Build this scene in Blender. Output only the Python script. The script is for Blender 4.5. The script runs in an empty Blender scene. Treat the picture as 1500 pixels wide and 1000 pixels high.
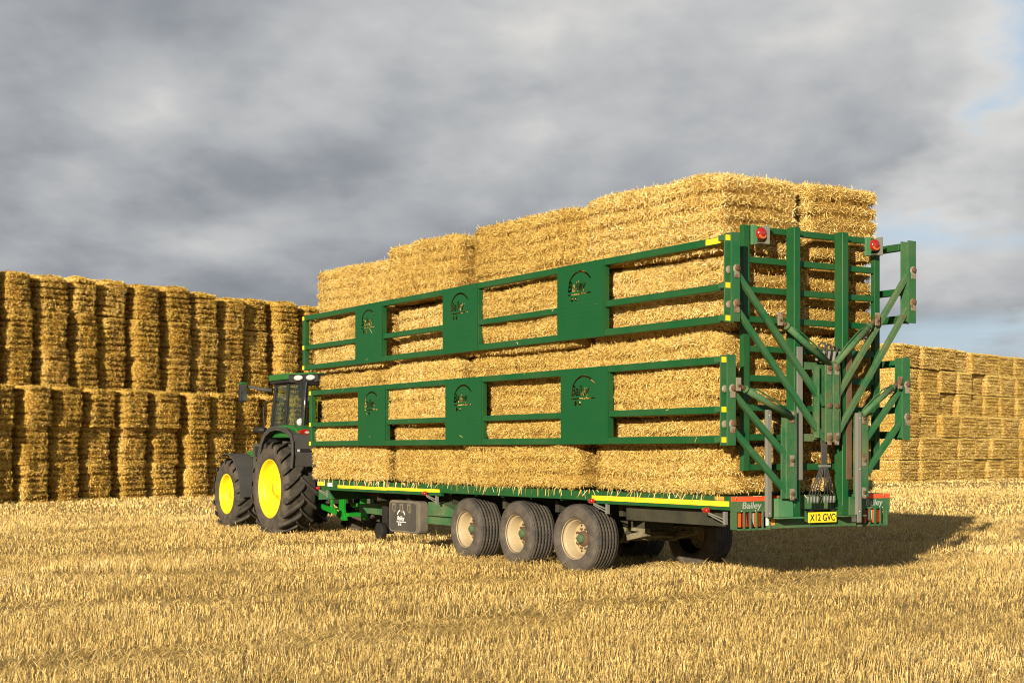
import bpy, math, random
import numpy as np
from mathutils import Vector, Matrix

SC = bpy.context.scene
COL = SC.collection
R = math.radians

# ------------------------------------------------------------------ camera
cam_d = bpy.data.cameras.new("camera")
cam = bpy.data.objects.new("camera", cam_d)
COL.objects.link(cam)
cam.location = (0, 0, 1.65)
cam.rotation_euler = (R(90), 0, 0)
cam_d.sensor_width = 36
cam_d.lens = 2146 / 1500 * 36
cam_d.shift_y = 160 / 1500
cam_d.clip_start = 0.1
cam_d.clip_end = 8000
SC.camera = cam

# ------------------------------------------------------------------ light
SUN_EL = 15.0
SUN_H = (-0.37, -0.929)                      # horizontal direction towards the sun
sd = bpy.data.lights.new("sun", 'SUN')
sd.energy = 5.0
sd.angle = R(0.5)
sd.color = (1.0, 0.895, 0.715)
so = bpy.data.objects.new("sun", sd)
COL.objects.link(so)
ce, se = math.cos(R(SUN_EL)), math.sin(R(SUN_EL))
hl = math.hypot(*SUN_H)
toward = Vector((SUN_H[0] / hl * ce, SUN_H[1] / hl * ce, se))
so.rotation_euler = (-toward).to_track_quat('-Z', 'Y').to_euler()
so.location = (-20, -40, 30)

SC.view_settings.view_transform = 'Standard'
SC.view_settings.look = 'None'
SC.view_settings.exposure = 0.74
SC.view_settings.gamma = 1.0
SC.render.engine = 'CYCLES'
SC.cycles.max_bounces = 6
SC.cycles.filter_width = 1.05

# ------------------------------------------------------------------ world
world = bpy.data.worlds.new("World")
SC.world = world
world.use_nodes = True


class NT:
    """small node-tree writer"""
    def __init__(self, tree):
        self.t = tree
        tree.nodes.clear()

    def n(self, kind, ins=None, **props):
        nd = self.t.nodes.new(kind)
        for k, v in props.items():
            setattr(nd, k, v)
        if ins:
            for k, v in ins.items():
                s = nd.inputs[k]
                if isinstance(v, tuple) and len(v) == 2 and hasattr(v[0], 'outputs'):
                    self.t.links.new(v[0].outputs[v[1]], s)
                elif hasattr(v, 'outputs'):
                    self.t.links.new(v.outputs[0], s)
                else:
                    s.default_value = v
        return nd

    def math(self, op, a, b=0.0, clamp=False):
        return self.n('ShaderNodeMath', {0: a, 1: b}, operation=op, use_clamp=clamp)

    def ramp(self, fac, stops, interp='LINEAR'):
        nd = self.n('ShaderNodeValToRGB', {0: fac})
        cr = nd.color_ramp
        cr.interpolation = interp
        while len(cr.elements) < len(stops):
            cr.elements.new(0.5)
        for e, (p, c) in zip(cr.elements, stops):
            e.position = p
            e.color = (*c, 1) if len(c) == 3 else c
        return nd

    def mix(self, fac, a, b, mode='MIX'):
        nd = self.t.nodes.new('ShaderNodeMix')
        nd.data_type = 'RGBA'
        nd.blend_type = mode
        for i, v in ((0, fac), (6, a), (7, b)):
            s = nd.inputs[i]
            if isinstance(v, tuple) and len(v) == 2 and hasattr(v[0], 'outputs'):
                self.t.links.new(v[0].outputs[v[1]], s)
            elif hasattr(v, 'outputs'):
                o = v.outputs[2] if v.bl_idname == 'ShaderNodeMix' else v.outputs[0]
                self.t.links.new(o, s)
            else:
                s.default_value = (*v, 1) if isinstance(v, tuple) and len(v) == 3 else v
        return nd


def build_world():
    w = NT(world.node_tree)
    tc = w.n('ShaderNodeTexCoord')
    sep = w.n('ShaderNodeSeparateXYZ', {0: (tc, 'Generated')})
    z = w.math('MAXIMUM', (sep, 2), 0.0)
    sky = w.n('ShaderNodeTexSky', sky_type='NISHITA', sun_disc=False, sun_elevation=R(SUN_EL),
              sun_rotation=math.atan2(SUN_H[0], SUN_H[1]) % (2 * math.pi), air_density=1.0, dust_density=1.5)
    skys = w.mix(1.0, sky, (0.11, 0.11, 0.11), 'MULTIPLY')
    # cloud deck seen under itself: direction divided by a softened height
    den = w.math('ADD', z, 0.30)
    px = w.math('DIVIDE', (sep, 0), den)
    py = w.math('DIVIDE', (sep, 1), den)
    p = w.n('ShaderNodeCombineXYZ', {0: px, 1: py, 2: 0.0})
    warp = w.n('ShaderNodeTexNoise', {'Vector': p, 'Scale': 4.0, 'Detail': 3.0, 'Roughness': 0.5})
    wv = w.n('ShaderNodeVectorMath', {0: (warp, 1), 1: (0.5, 0.5, 0.5)}, operation='SUBTRACT')
    wv2 = w.n('ShaderNodeVectorMath', {0: (wv, 0), 3: 0.05}, operation='SCALE')
    pw = w.n('ShaderNodeVectorMath', {0: p, 1: (wv2, 0)}, operation='ADD')

    def field(dx, dy):
        pm = w.n('ShaderNodeMapping', {'Vector': (pw, 0), 'Location': (CLOUD_SHIFT[0] + dx, CLOUD_SHIFT[1] + dy, 0.0), 'Scale': (1.0, 0.85, 1)})
        big = w.n('ShaderNodeTexNoise', {'Vector': pm, 'Scale': 2.7, 'Detail': 9.0, 'Roughness': 0.50, 'Distortion': 0.0})
        return w.math('ADD', w.math('MULTIPLY', (big, 0), 0.80), 0.11)
    here = field(0, 0)
    above = field(-0.03, -0.11)            # nearer the viewer: higher in the picture
    relief = w.math('SUBTRACT', here, above)
    broad = w.n('ShaderNodeTexNoise', {'Vector': w.n('ShaderNodeMapping', {'Vector': p, 'Location': BROAD_SHIFT}), 'Scale': 1.5, 'Detail': 3.0, 'Roughness': 0.45})
    val = w.math('ADD', w.math('MULTIPLY', relief, 1.65), w.math('MULTIPLY', w.math('SUBTRACT', (broad, 0), 0.5), 0.65))
    val = w.math('ADD', val, w.math('MULTIPLY', w.math('SUBTRACT', here, 0.5), -0.35))
    val = w.math('ADD', val, w.math('MULTIPLY', (sep, 0), 0.22))
    val = w.math('ADD', val, w.math('MULTIPLY', z, 0.65))
    val = w.math('ADD', val, 0.40)
    cloud = w.ramp(val, [(0.18, (0.205, 0.223, 0.246)), (0.36, (0.275, 0.294, 0.320)), (0.50, (0.372, 0.388, 0.408)),
                         (0.68, (0.500, 0.505, 0.510)), (0.86, (0.68, 0.665, 0.635))])
    # thin places: bright torn edges beside small gaps of blue
    gv = w.math('ADD', w.math('SUBTRACT', 1.0, here), w.math('MULTIPLY', (sep, 0), 0.20))
    gv = w.math('ADD', gv, w.math('MULTIPLY', w.math('SUBTRACT', (broad, 0), 0.5), 0.25))
    corner = w.math('MULTIPLY', w.math('MAXIMUM', w.math('SUBTRACT', (sep, 0), 0.20), 0.0), w.math('MULTIPLY', z, 2.6))
    gv = w.math('ADD', gv, corner)
    edge = w.ramp(gv, [(0.55, (0, 0, 0)), (0.64, (1, 1, 1))])
    gap = w.ramp(gv, [(0.625, (0, 0, 0)), (0.67, (1, 1, 1))])
    c2 = w.mix(w.math('MULTIPLY', (edge, 0), 0.65), cloud, (0.76, 0.75, 0.72))
    # a strip of clear sky low on the right
    lowz = w.ramp(z, [(0.052, (0, 0, 0)), (0.066, (1, 1, 1)), (0.080, (1, 1, 1)), (0.092, (0, 0, 0)), (0.126, (0, 0, 0)), (0.139, (1, 1, 1)), (0.153, (1, 1, 1)), (0.164, (0, 0, 0))])
    rightm = w.ramp((sep, 0), [(0.15, (0, 0, 0)), (0.27, (1, 1, 1))])
    ln = w.n('ShaderNodeTexNoise', {'Vector': w.n('ShaderNodeMapping', {'Vector': (tc, 'Generated'), 'Scale': (5, 5, 24), 'Location': LOW_SHIFT}),
                                    'Scale': 1.0, 'Detail': 6.0, 'Roughness': 0.55})
    lown = w.ramp((ln, 0), [(0.38, (0, 0, 0)), (0.52, (1, 1, 1))])
    low = w.math('MULTIPLY', w.math('MULTIPLY', lowz, rightm), lown)
    allgap = w.math('MAXIMUM', w.math('MULTIPLY', gap, 0.9), w.math('MULTIPLY', low, 0.85))
    blue = w.mix(0.75, skys, (0.46, 0.58, 0.72))
    fin = w.mix(allgap, c2, blue)
    # unseen sky overhead darkened by an added ramp, to weaken ambient light
    overhead_dim = w.ramp(z, [(0.30, (1, 1, 1)), (0.55, (0.25, 0.26, 0.28))])
    fin = w.mix(1.0, fin, overhead_dim, 'MULTIPLY')
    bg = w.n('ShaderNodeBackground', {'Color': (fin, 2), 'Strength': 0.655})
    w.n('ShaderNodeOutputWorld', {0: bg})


CLOUD_SHIFT = (1.2, 12.6, 0.0)
BROAD_SHIFT = (1.4, 3.9, 0.0)
GAP_SHIFT = (7.3, 2.2, 0.0)
LOW_SHIFT = (0.3, 0.0, 0.2)
build_world()


# ------------------------------------------------------------------ materials
def mat(name, fn):
    m = bpy.data.materials.new(name)
    m.use_nodes = True
    t = NT(m.node_tree)
    out = fn(t)
    t.n('ShaderNodeOutputMaterial', {0: out})
    return m


def bsdf(t, color, rough=0.5, spec=0.5, metal=0.0, normal=None, coat=0.0, extra=None):
    d = {'Base Color': color if not (hasattr(color, 'bl_idname') and color.bl_idname == 'ShaderNodeMix') else (color, 2),
         'Roughness': rough, 'Specular IOR Level': spec, 'Metallic': metal, 'Coat Weight': coat}
    if isinstance(color, tuple) and len(color) == 3:
        d['Base Color'] = (*color, 1)
    if normal is not None:
        d['Normal'] = normal
    if extra:
        d.update(extra)
    return t.n('ShaderNodeBsdfPrincipled', d)


def bump(t, height, strength=0.3, dist=0.01):
    return t.n('ShaderNodeBump', {'Height': height, 'Strength': strength, 'Distance': dist})


def paint(name, base, dust, dust_amt=0.35, rough=0.32, wave=0.0, low_dust=False, rust=0.0):
    def f(t):
        tc = t.n('ShaderNodeTexCoord')
        big = t.n('ShaderNodeTexNoise', {'Vector': (tc, 'Object'), 'Scale': 2.3, 'Detail': 6.0, 'Roughness': 0.62})
        fin = t.n('ShaderNodeTexNoise', {'Vector': (tc, 'Object'), 'Scale': 38.0, 'Detail': 5.0, 'Roughness': 0.7})
        amt = t.math('ADD', t.math('MULTIPLY', (big, 0), 0.6), t.math('MULTIPLY', (fin, 0), 0.4))
        fac = t.ramp(amt, [(0.40, (0, 0, 0)), (0.72, (1, 1, 1))])
        fac = t.math('MULTIPLY', fac, dust_amt)
        col = t.mix(fac, base, dust)
        if rust:
            rn = t.n('ShaderNodeTexNoise', {'Vector': (tc, 'Object'), 'Scale': 9.0, 'Detail': 8.0, 'Roughness': 0.72})
            rf = t.ramp((rn, 0), [(0.62 - rust, (0, 0, 0)), (0.70 - rust, (1, 1, 1))])
            col = t.mix(t.math('MULTIPLY', rf, 0.85), col, (0.13, 0.055, 0.025))
        ro = t.math('ADD', t.math('MULTIPLY', fac, 0.9), rough, True)
        nrm = None
        if wave:
            mp = t.n('ShaderNodeMapping', {'Vector': (tc, 'Object'), 'Scale': (1.6, 1.6, 26)})
            wn = t.n('ShaderNodeTexNoise', {'Vector': mp, 'Scale': 1.6, 'Detail': 3.0})
            nrm = bump(t, (wn, 0), wave, 0.02)
        return bsdf(t, col, ro, 0.3, 0, nrm, 0.0)
    return mat(name, f)


GREEN = paint("green_paint", (0.0030, 0.068, 0.017), (0.10, 0.115, 0.045), 0.28, 0.42)
GREEN_SHEET = paint("green_sheet_paint", (0.0030, 0.066, 0.017), (0.03, 0.095, 0.03), 0.18, 0.42, wave=0.30)
GREEN_DUSTY = paint("dusty_green_paint", (0.008, 0.095, 0.030), (0.15, 0.15, 0.07), 0.45, 0.42)
GREEN_WORN = paint("worn_green_paint", (0.014, 0.100, 0.035), (0.20, 0.17, 0.08), 0.65, 0.5, rust=0.04)
GREEN_FADED = paint("faded_green_paint", (0.04, 0.17, 0.07), (0.20, 0.20, 0.10), 0.5, 0.5, rust=0.02)
TRACTOR_GREEN = paint("tractor_green_paint", (0.014, 0.115, 0.018), (0.10, 0.12, 0.05), 0.35, 0.35)
YELLOW_PAINT = paint("yellow_wheel_paint", (0.74, 0.52, 0.003), (0.50, 0.36, 0.06), 0.45, 0.35)
TAPE_YELLOW = paint("yellow_reflective_tape", (0.90, 0.62, 0.01), (0.55, 0.42, 0.10), 0.35, 0.4)
TAPE_RED = paint("red_reflective_tape", (0.72, 0.075, 0.02), (0.45, 0.20, 0.10), 0.3, 0.4)
CREAM = paint("cream_wheel_paint", (0.38, 0.295, 0.165), (0.22, 0.16, 0.085), 0.75, 0.42)
DARK_CHASSIS = paint("dark_chassis_paint", (0.022, 0.024, 0.016), (0.11, 0.085, 0.045), 0.5, 0.65)
AXLE = paint("dusty_axle_paint", (0.05, 0.055, 0.035), (0.40, 0.32, 0.18), 0.75, 0.75)
FENDER = paint("grey_plastic", (0.045, 0.044, 0.042), (0.12, 0.10, 0.075), 0.45, 0.55)
BLACK = paint("black_plastic", (0.012, 0.012, 0.012), (0.06, 0.05, 0.035), 0.3, 0.45)
BOX_PLASTIC = paint("dusty_box_plastic", (0.10, 0.088, 0.068), (0.27, 0.21, 0.125), 0.85, 0.7)
BOX_FRONT = paint("box_front_plastic", (0.045, 0.042, 0.037), (0.11, 0.09, 0.06), 0.6, 0.7)
GALV = paint("galvanised_steel", (0.15, 0.155, 0.135), (0.19, 0.15, 0.09), 0.6, 0.5)
BRASSY = paint("worn_bare_steel", (0.24, 0.21, 0.15), (0.16, 0.09, 0.05), 0.8, 0.55, rust=0.12)
HUB_GREEN = paint("faded_hub_paint", (0.05, 0.095, 0.045), (0.16, 0.13, 0.07), 0.7, 0.6)
RUST = paint("rusty_steel", (0.085, 0.048, 0.026), (0.18, 0.11, 0.06), 0.7, 0.75)
WHITE = paint("white_marking", (0.78, 0.77, 0.72), (0.5, 0.42, 0.3), 0.2, 0.5)
GREY_LETTER = paint("grey_lettering", (0.36, 0.38, 0.33), (0.25, 0.24, 0.16), 0.4, 0.5)
INK = paint("black_ink", (0.010, 0.010, 0.010), (0.06, 0.05, 0.03), 0.1, 0.5)
ORANGE = paint("orange_sticker", (0.75, 0.26, 0.04), (0.5, 0.3, 0.1), 0.2, 0.5)
HOSE = paint("hose_rubber", (0.03, 0.028, 0.026), (0.10, 0.085, 0.06), 0.5, 0.5)
STEEL_BRIGHT = mat("bright_steel", lambda t: bsdf(t, (0.62, 0.60, 0.56), 0.3, 0.5, 0.8))
CHROME = mat("chrome", lambda t: bsdf(t, (0.75, 0.75, 0.74), 0.12, 0.5, 1.0))
RED_LENS = mat("red_lens", lambda t: bsdf(t, (0.30, 0.012, 0.008), 0.15, 0.6, 0, None, 0.4))
AMBER_LENS = mat("amber_lens", lambda t: bsdf(t, (0.48, 0.10, 0.010), 0.15, 0.6, 0, None, 0.4))
DARKRED_LENS = mat("dark_red_lens", lambda t: bsdf(t, (0.16, 0.02, 0.03), 0.15, 0.6, 0, None, 0.4))
CLEAR_LENS = mat("clear_lens", lambda t: bsdf(t, (0.62, 0.62, 0.60), 0.08, 0.6, 0.3, None, 0.5))
GLASS = mat("tinted_glass", lambda t: t.n('ShaderNodeMixShader', {
    0: t.math('ADD', t.math('MULTIPLY', t.math('POWER', (t.n('ShaderNodeLayerWeight', {'Blend': 0.5}), 1), 3.0), 0.5), 0.03),
    1: t.n('ShaderNodeBsdfTransparent', {'Color': (0.80, 0.86, 0.74, 1)}),
    2: t.n('ShaderNodeBsdfGlossy', {'Color': (0.8, 0.9, 0.78, 1), 'Roughness': 0.03})}))


def rubber(name, c1, c2):
    def f(t):
        tc = t.n('ShaderNodeTexCoord')
        n1 = t.n('ShaderNodeTexNoise', {'Vector': (tc, 'Object'), 'Scale': 6.0, 'Detail': 8.0, 'Roughness': 0.65})
        n2 = t.n('ShaderNodeTexNoise', {'Vector': (tc, 'Object'), 'Scale': 70.0, 'Detail': 3.0, 'Roughness': 0.6})
        s = t.math('ADD', t.math('MULTIPLY', (n1, 0), 0.75), t.math('MULTIPLY', (n2, 0), 0.25))
        col = t.ramp(s, [(0.36, c1), (0.68, c2)])
        return bsdf(t, col, 0.8, 0.25, 0, bump(t, (n2, 0), 0.2, 0.004))
    return mat(name, f)


TYRE = rubber("dusty_tyre_rubber", (0.030, 0.028, 0.026), (0.098, 0.082, 0.062))
TRACTOR_TYRE = rubber("tractor_tyre_rubber", (0.024, 0.023, 0.021), (0.080, 0.066, 0.048))
TRACTOR_TYRE_SIDE = rubber("tractor_tyre_sidewall", (0.036, 0.032, 0.027), (0.105, 0.083, 0.058))
TYRE_SIDE = rubber("dusty_tyre_sidewall", (0.045, 0.040, 0.034), (0.13, 0.104, 0.076))


def straw_mat(name, dark, mid, pale, vary=0.30):
    def f(t):
        at = t.n('ShaderNodeAttribute', attribute_name='tint')
        info = t.n('ShaderNodeObjectInfo')
        v = t.math('ADD', (at, 2), t.math('MULTIPLY', t.math('SUBTRACT', (info, 'Random'), 0.5), vary))
        col = t.ramp(v, [(0.0, dark), (0.40, mid), (0.72, mid), (1.0, pale)])
        d = bsdf(t, col, 0.55, 0.28)
        tr = t.n('ShaderNodeBsdfTranslucent', {'Color': (col, 0)})
        return t.n('ShaderNodeMixShader', {0: 0.14, 1: d, 2: tr})
    return mat(name, f)


STRAW = straw_mat("loose_straw", (0.30, 0.175, 0.035), (0.69, 0.480, 0.130), (0.88, 0.72, 0.38))
STRAW_OLD = straw_mat("weathered_straw", (0.30, 0.165, 0.022), (0.68, 0.44, 0.080), (0.84, 0.63, 0.24))
STRAW_PALE = straw_mat("pale_straw", (0.36, 0.22, 0.045), (0.76, 0.55, 0.150), (0.88, 0.74, 0.38))
STUBBLE = straw_mat("stubble_straw", (0.32, 0.190, 0.055), (0.74, 0.520, 0.170), (0.92, 0.77, 0.48))


def straw_core(name, c1, c2):
    def f(t):
        tc = t.n('ShaderNodeTexCoord')
        n = t.n('ShaderNodeTexNoise', {'Vector': (tc, 'Object'), 'Scale': 30.0, 'Detail': 6.0, 'Roughness': 0.75})
        n2 = t.n('ShaderNodeTexNoise', {'Vector': (tc, 'Object'), 'Scale': 4.0, 'Detail': 3.0})
        v = t.math('ADD', t.math('MULTIPLY', (n, 0), 0.7), t.math('MULTIPLY', (n2, 0), 0.3))
        col = t.ramp(v, [(0.35, c1), (0.65, c2)])
        return bsdf(t, col, 0.9, 0.1, 0, bump(t, (n, 0), 0.8, 0.03))
    return mat(name, f)


CORE = straw_core("packed_straw", (0.14, 0.07, 0.014), (0.44, 0.26, 0.060))
CORE_OLD = straw_core("packed_weathered_straw", (0.11, 0.052, 0.008), (0.36, 0.20, 0.032))


def ground_mat(t):
    tc = t.n('ShaderNodeTexCoord')
    g = (tc, 'Object')
    n1 = t.n('ShaderNodeTexNoise', {'Vector': g, 'Scale': 0.22, 'Detail': 8.0, 'Roughness': 0.7})
    n2 = t.n('ShaderNodeTexNoise', {'Vector': g, 'Scale': 22.0, 'Detail': 6.0, 'Roughness': 0.75})
    n3 = t.n('ShaderNodeTexNoise', {'Vector': t.n('ShaderNodeMapping', {'Vector': g, 'Rotation': (0, 0, R(40)), 'Scale': (1, 9, 1)}), 'Scale': 0.9, 'Detail': 6.0, 'Roughness': 0.65})
    v = t.math('ADD', t.math('MULTIPLY', (n2, 0), 0.5), t.math('ADD', t.math('MULTIPLY', (n1, 0), 0.22), t.math('MULTIPLY', (n3, 0), 0.28)))
    col = t.ramp(v, [(0.34, (0.13, 0.086, 0.036)), (0.46, (0.37, 0.255, 0.100)), (0.60, (0.55, 0.40, 0.16)), (0.74, (0.68, 0.53, 0.26))])
    return bsdf(t, col, 0.95, 0.1, 0, bump(t, (n2, 0), 1.0, 0.06))


GROUND = mat("stubble_field_soil", ground_mat)


# ------------------------------------------------------------------ object helpers
def link(o, parent=None):
    COL.objects.link(o)
    if parent is not None:
        o.parent = parent
    return o


def tag(o, label=None, cat=None, group=None, kind=None):
    if label:
        o['label'] = label
    if cat:
        o['category'] = cat
    if group:
        o['group'] = group
    if kind:
        o['kind'] = kind
    return o


def empty(name, loc=(0, 0, 0), rz=0.0, parent=None):
    o = bpy.data.objects.new(name, None)
    o.empty_display_size = 0.3
    o.location = loc
    o.rotation_euler = (0, 0, rz)
    return link(o, parent)


class MB:
    """collects shapes for ONE mesh; trailer coordinates: u forward, v to the right, z up -> local (u, -v, z)"""
    def __init__(self):
        self.v, self.f, self.m, self.s = [], [], [], []

    def add(self, vs, fs, mi=0, smooth=False):
        o = len(self.v)
        self.v += [tuple(p) for p in vs]
        for f in fs:
            self.f.append(tuple(i + o for i in f))
            self.m.append(mi)
            self.s.append(smooth)

    def box(self, u0, u1, v0, v1, z0, z1, mi=0):
        a = [(u, -v, z) for z in (z0, z1) for v in (v0, v1) for u in (u0, u1)]
        self.add(a, [(0, 1, 3, 2), (4, 6, 7, 5), (0, 4, 5, 1), (2, 3, 7, 6), (0, 2, 6, 4), (1, 5, 7, 3)], mi)

    def beam(self, p0, p1, w, h, up=(1, 0, 0), mi=0):
        """bar from p0 to p1 (u,v,z); w across, h along up"""
        a = Vector((p0[0], -p0[1], p0[2])); b = Vector((p1[0], -p1[1], p1[2]))
        d = (b - a).normalized()
        upv = Vector((up[0], -up[1], up[2]))
        s = d.cross(upv).normalized()
        t = s.cross(d).normalized()
        vs = [q + s * (i * w / 2) + t * (j * h / 2) for q in (a, b) for i, j in ((-1, -1), (1, -1), (1, 1), (-1, 1))]
        self.add(vs, [(3, 2, 1, 0), (4, 5, 6, 7), (0, 1, 5, 4), (1, 2, 6, 5), (2, 3, 7, 6), (3, 0, 4, 7)], mi)

    def tube(self, pts, r, seg=10, mi=0, cap=True):
        P = [Vector((p[0], -p[1], p[2])) for p in pts]
        rs = r if isinstance(r, (list, tuple)) else [r] * len(P)
        vs, fs = [], []
        ref = Vector((0, 0, 1))
        d0 = (P[1] - P[0]).normalized()
        if abs(d0.dot(ref)) > 0.9:
            ref = Vector((1, 0, 0))
        x = d0.cross(ref).normalized()
        for i, p in enumerate(P):
            d = (P[min(i + 1, len(P) - 1)] - P[max(i - 1, 0)]).normalized()
            x = (x - d * x.dot(d)).normalized()
            y = d.cross(x)
            for k in range(seg):
                a = 2 * math.pi * k / seg
                vs.append(p + (x * math.cos(a) + y * math.sin(a)) * rs[i])
        for i in range(len(P) - 1):
            for k in range(seg):
                k2 = (k + 1) % seg
                fs.append((i * seg + k, i * seg + k2, (i + 1) * seg + k2, (i + 1) * seg + k))
        self.add(vs, fs, mi, True)
        if cap:
            o = len(self.v) - len(vs)
            self.f.append(tuple(o + k for k in range(seg - 1, -1, -1))); self.m.append(mi); self.s.append(False)
            self.f.append(tuple(o + (len(P) - 1) * seg + k for k in range(seg))); self.m.append(mi); self.s.append(False)

    def lathe(self, prof, c=(0, 0, 0), axis='v', seg=48, mi=0, zig=None, close=False):
        """prof: list of (axial, radius[, matindex]); axial runs outwards to the left (-v) for axis 'v', rearwards for 'u'"""
        vs, fs, ms = [], [], []
        n = len(prof)
        for k in range(seg):
            a = 2 * math.pi * k / seg
            for i, p in enumerate(prof):
                ax, r = p[0], p[1]
                if zig and zig[i]:
                    ax += zig[i] * (1 if k % 2 else -1)
                if axis == 'v':
                    vs.append((c[0] + r * math.cos(a), -c[1] + ax, c[2] + r * math.sin(a)))
                elif axis == 'u':
                    vs.append((c[0] - ax, -c[1] + r * math.cos(a), c[2] + r * math.sin(a)))
                else:
                    vs.append((c[0] + r * math.cos(a), -c[1] + r * math.sin(a), c[2] + ax))
        o = len(self.v)
        self.v += vs
        for k in range(seg):
            k2 = (k + 1) % seg
            for i in range(n if close else n - 1):
                j = (i + 1) % n
                self.f.append((o + k * n + i, o + k * n + j, o + k2 * n + j, o + k2 * n + i))
                self.m.append(prof[i][2] if len(prof[i]) > 2 else mi)
                self.s.append(True)

    def prism(self, poly, plane, a0, a1, mi=0):
        """poly in the plane: 'side' (u,z) between v=a0..a1, 'rear' (v,z) between u=a0..a1, 'top' (u,v) between z"""
        n = len(poly)
        def P(q, a):
            if plane == 'side':
                return (q[0], -a, q[1])
            if plane == 'rear':
                return (a, -q[0], q[1])
            return (q[0], -q[1], a)
        vs = [P(q, a0) for q in poly] + [P(q, a1) for q in poly]
        fs = [tuple(range(n - 1, -1, -1)), tuple(range(n, 2 * n))]
        fs += [(i, (i + 1) % n, n + (i + 1) % n, n + i) for i in range(n)]
        self.add(vs, fs, mi)

    def build(self, name, mats, parent=None, bevel=0.0, fix=True):
        me = bpy.data.meshes.new(name)
        me.from_pydata(self.v, [], self.f)
        for m in (mats if isinstance(mats, (list, tuple)) else [mats]):
            me.materials.append(m)
        me.polygons.foreach_set('material_index', self.m)
        me.polygons.foreach_set('use_smooth', self.s)
        if fix:
            import bmesh
            bm = bmesh.new()
            bm.from_mesh(me)
            bmesh.ops.recalc_face_normals(bm, faces=bm.faces)
            bm.to_mesh(me)
            bm.free()
        me.update()
        o = link(bpy.data.objects.new(name, me), parent)
        if bevel:
            b = o.modifiers.new('bevel', 'BEVEL')
            b.width = bevel
            b.segments = 2
            b.limit_method = 'ANGLE'
            b.angle_limit = R(50)
        return o


def copy_tree(o, parent=None):
    c = o.copy()
    COL.objects.link(c)
    c.parent = parent
    for ch in list(o.children):
        copy_tree(ch, c)
    return c


def text_mesh(s, size, shear=0.0, extrude=0.002, offset=0.0, spacing=1.0):
    cu = bpy.data.curves.new('lettering', 'FONT')
    cu.body = s
    cu.size = size
    cu.shear = shear
    cu.extrude = extrude
    cu.offset = offset
    cu.space_character = spacing
    cu.resolution_u = 4
    ob = link(bpy.data.objects.new('lettering', cu))
    bpy.context.view_layer.update()
    me = bpy.data.meshes.new_from_object(ob.evaluated_get(bpy.context.evaluated_depsgraph_get()))
    bpy.data.objects.remove(ob)
    bpy.data.curves.remove(cu)
    return me


def lettering(name, s, size, m, M, parent, shear=0.0, offset=0.0, spacing=1.0, width=None):
    """flat raised letters; M maps text x,y,z to parent space"""
    me = text_mesh(s, size, shear, 0.0015, offset, spacing)
    n = len(me.vertices)
    co = np.empty(n * 3)
    me.vertices.foreach_get('co', co)
    co = co.reshape(-1, 3)
    if width:
        co[:, 0] = (co[:, 0] - co[:, 0].min()) * width / (co[:, 0].max() - co[:, 0].min())
    me.vertices.foreach_set('co', co.ravel())
    me.transform(M)
    me.materials.clear()
    me.materials.append(m)
    me.name = name
    return link(bpy.data.objects.new(name, me), parent)


# side faces: text x runs towards the rear (-u), y up, z out to the left
def M_side(u, v, z):
    return Matrix(((-1, 0, 0, u), (0, 0, 1, -v), (0, 1, 0, z), (0, 0, 0, 1)))


# rear faces: text x runs to the right (+v), y up, z out to the rear
def M_rear(u, v, z):
    return Matrix(((0, 0, -1, u), (-1, 0, 0, -v), (0, 1, 0, z), (0, 0, 0, 1)))

# ------------------------------------------------------------------ ground
rng = np.random.default_rng(7)


def np_mesh(name, V, F, mats, midx=None, smooth=None, tint=None):
    me = bpy.data.meshes.new(name)
    nv, nf = len(V), len(F)
    me.vertices.add(nv)
    me.vertices.foreach_set('co', np.ascontiguousarray(V, dtype=np.float32).ravel())
    me.loops.add(nf * 4)
    me.loops.foreach_set('vertex_index', np.ascontiguousarray(F, dtype=np.int32).ravel())
    me.polygons.add(nf)
    me.polygons.foreach_set('loop_start', np.arange(0, nf * 4, 4, dtype=np.int32))
    me.polygons.foreach_set('loop_total', np.full(nf, 4, dtype=np.int32))
    for m in mats:
        me.materials.append(m)
    if midx is not None:
        me.polygons.foreach_set('material_index', midx.astype(np.int32))
    if smooth is not None:
        me.polygons.foreach_set('use_smooth', smooth)
    if tint is not None:
        a = me.attributes.new('tint', 'FLOAT', 'FACE')
        a.data.foreach_set('value', tint.astype(np.float32))
    me.update(calc_edges=True)
    me.validate()
    return me


_H = np.random.default_rng(99).random(65536)


def vnoise(p, seed=0):
    """trilinear value noise, 0..1"""
    p = np.asarray(p, dtype=np.float64)
    i = np.floor(p).astype(np.int64)
    f = p - i
    f = f * f * (3 - 2 * f)
    out = 0
    for dx in (0, 1):
        for dy in (0, 1):
            for dz in (0, 1):
                h = _H[((i[..., 0] + dx) * 73856093 ^ (i[..., 1] + dy) * 19349663 ^ (i[..., 2] + dz) * 83492791 ^ (seed * 2654435761)) & 65535]
                w = (f[..., 0] if dx else 1 - f[..., 0]) * (f[..., 1] if dy else 1 - f[..., 1]) * (f[..., 2] if dz else 1 - f[..., 2])
                out = out + h * w
    return out


# flattened wheel tracks in the stubble, as polylines on the ground (x, y, half width)
TRACKS = [([(-6, 9.5), (-1.5, 12.3), (1.9, 16.0), (4.6, 19.2), (7.6, 24.0), (13, 33), (20, 43)], 0.42),
          ([(-9, 13.6), (-3.2, 15.6), (0.6, 19.0), (3.0, 21.5)], 0.36),
          ([(-14, 24), (-9.3, 27.2), (-6.9, 33.5), (-5.8, 40)], 0.30),
          ([(-16, 22.5), (-6.5, 22.3), (-3.0, 25.2)], 0.25),
          ([(5.5, 13), (8.0, 20), (12.0, 28), (19, 38)], 0.38),
          ([(-8, 18.4), (-2.5, 19.2), (1.8, 23.0)], 0.34),
          ([(3.5, 9.5), (6.5, 14.0), (10.5, 21.0), (17, 31)], 0.36)]


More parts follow.
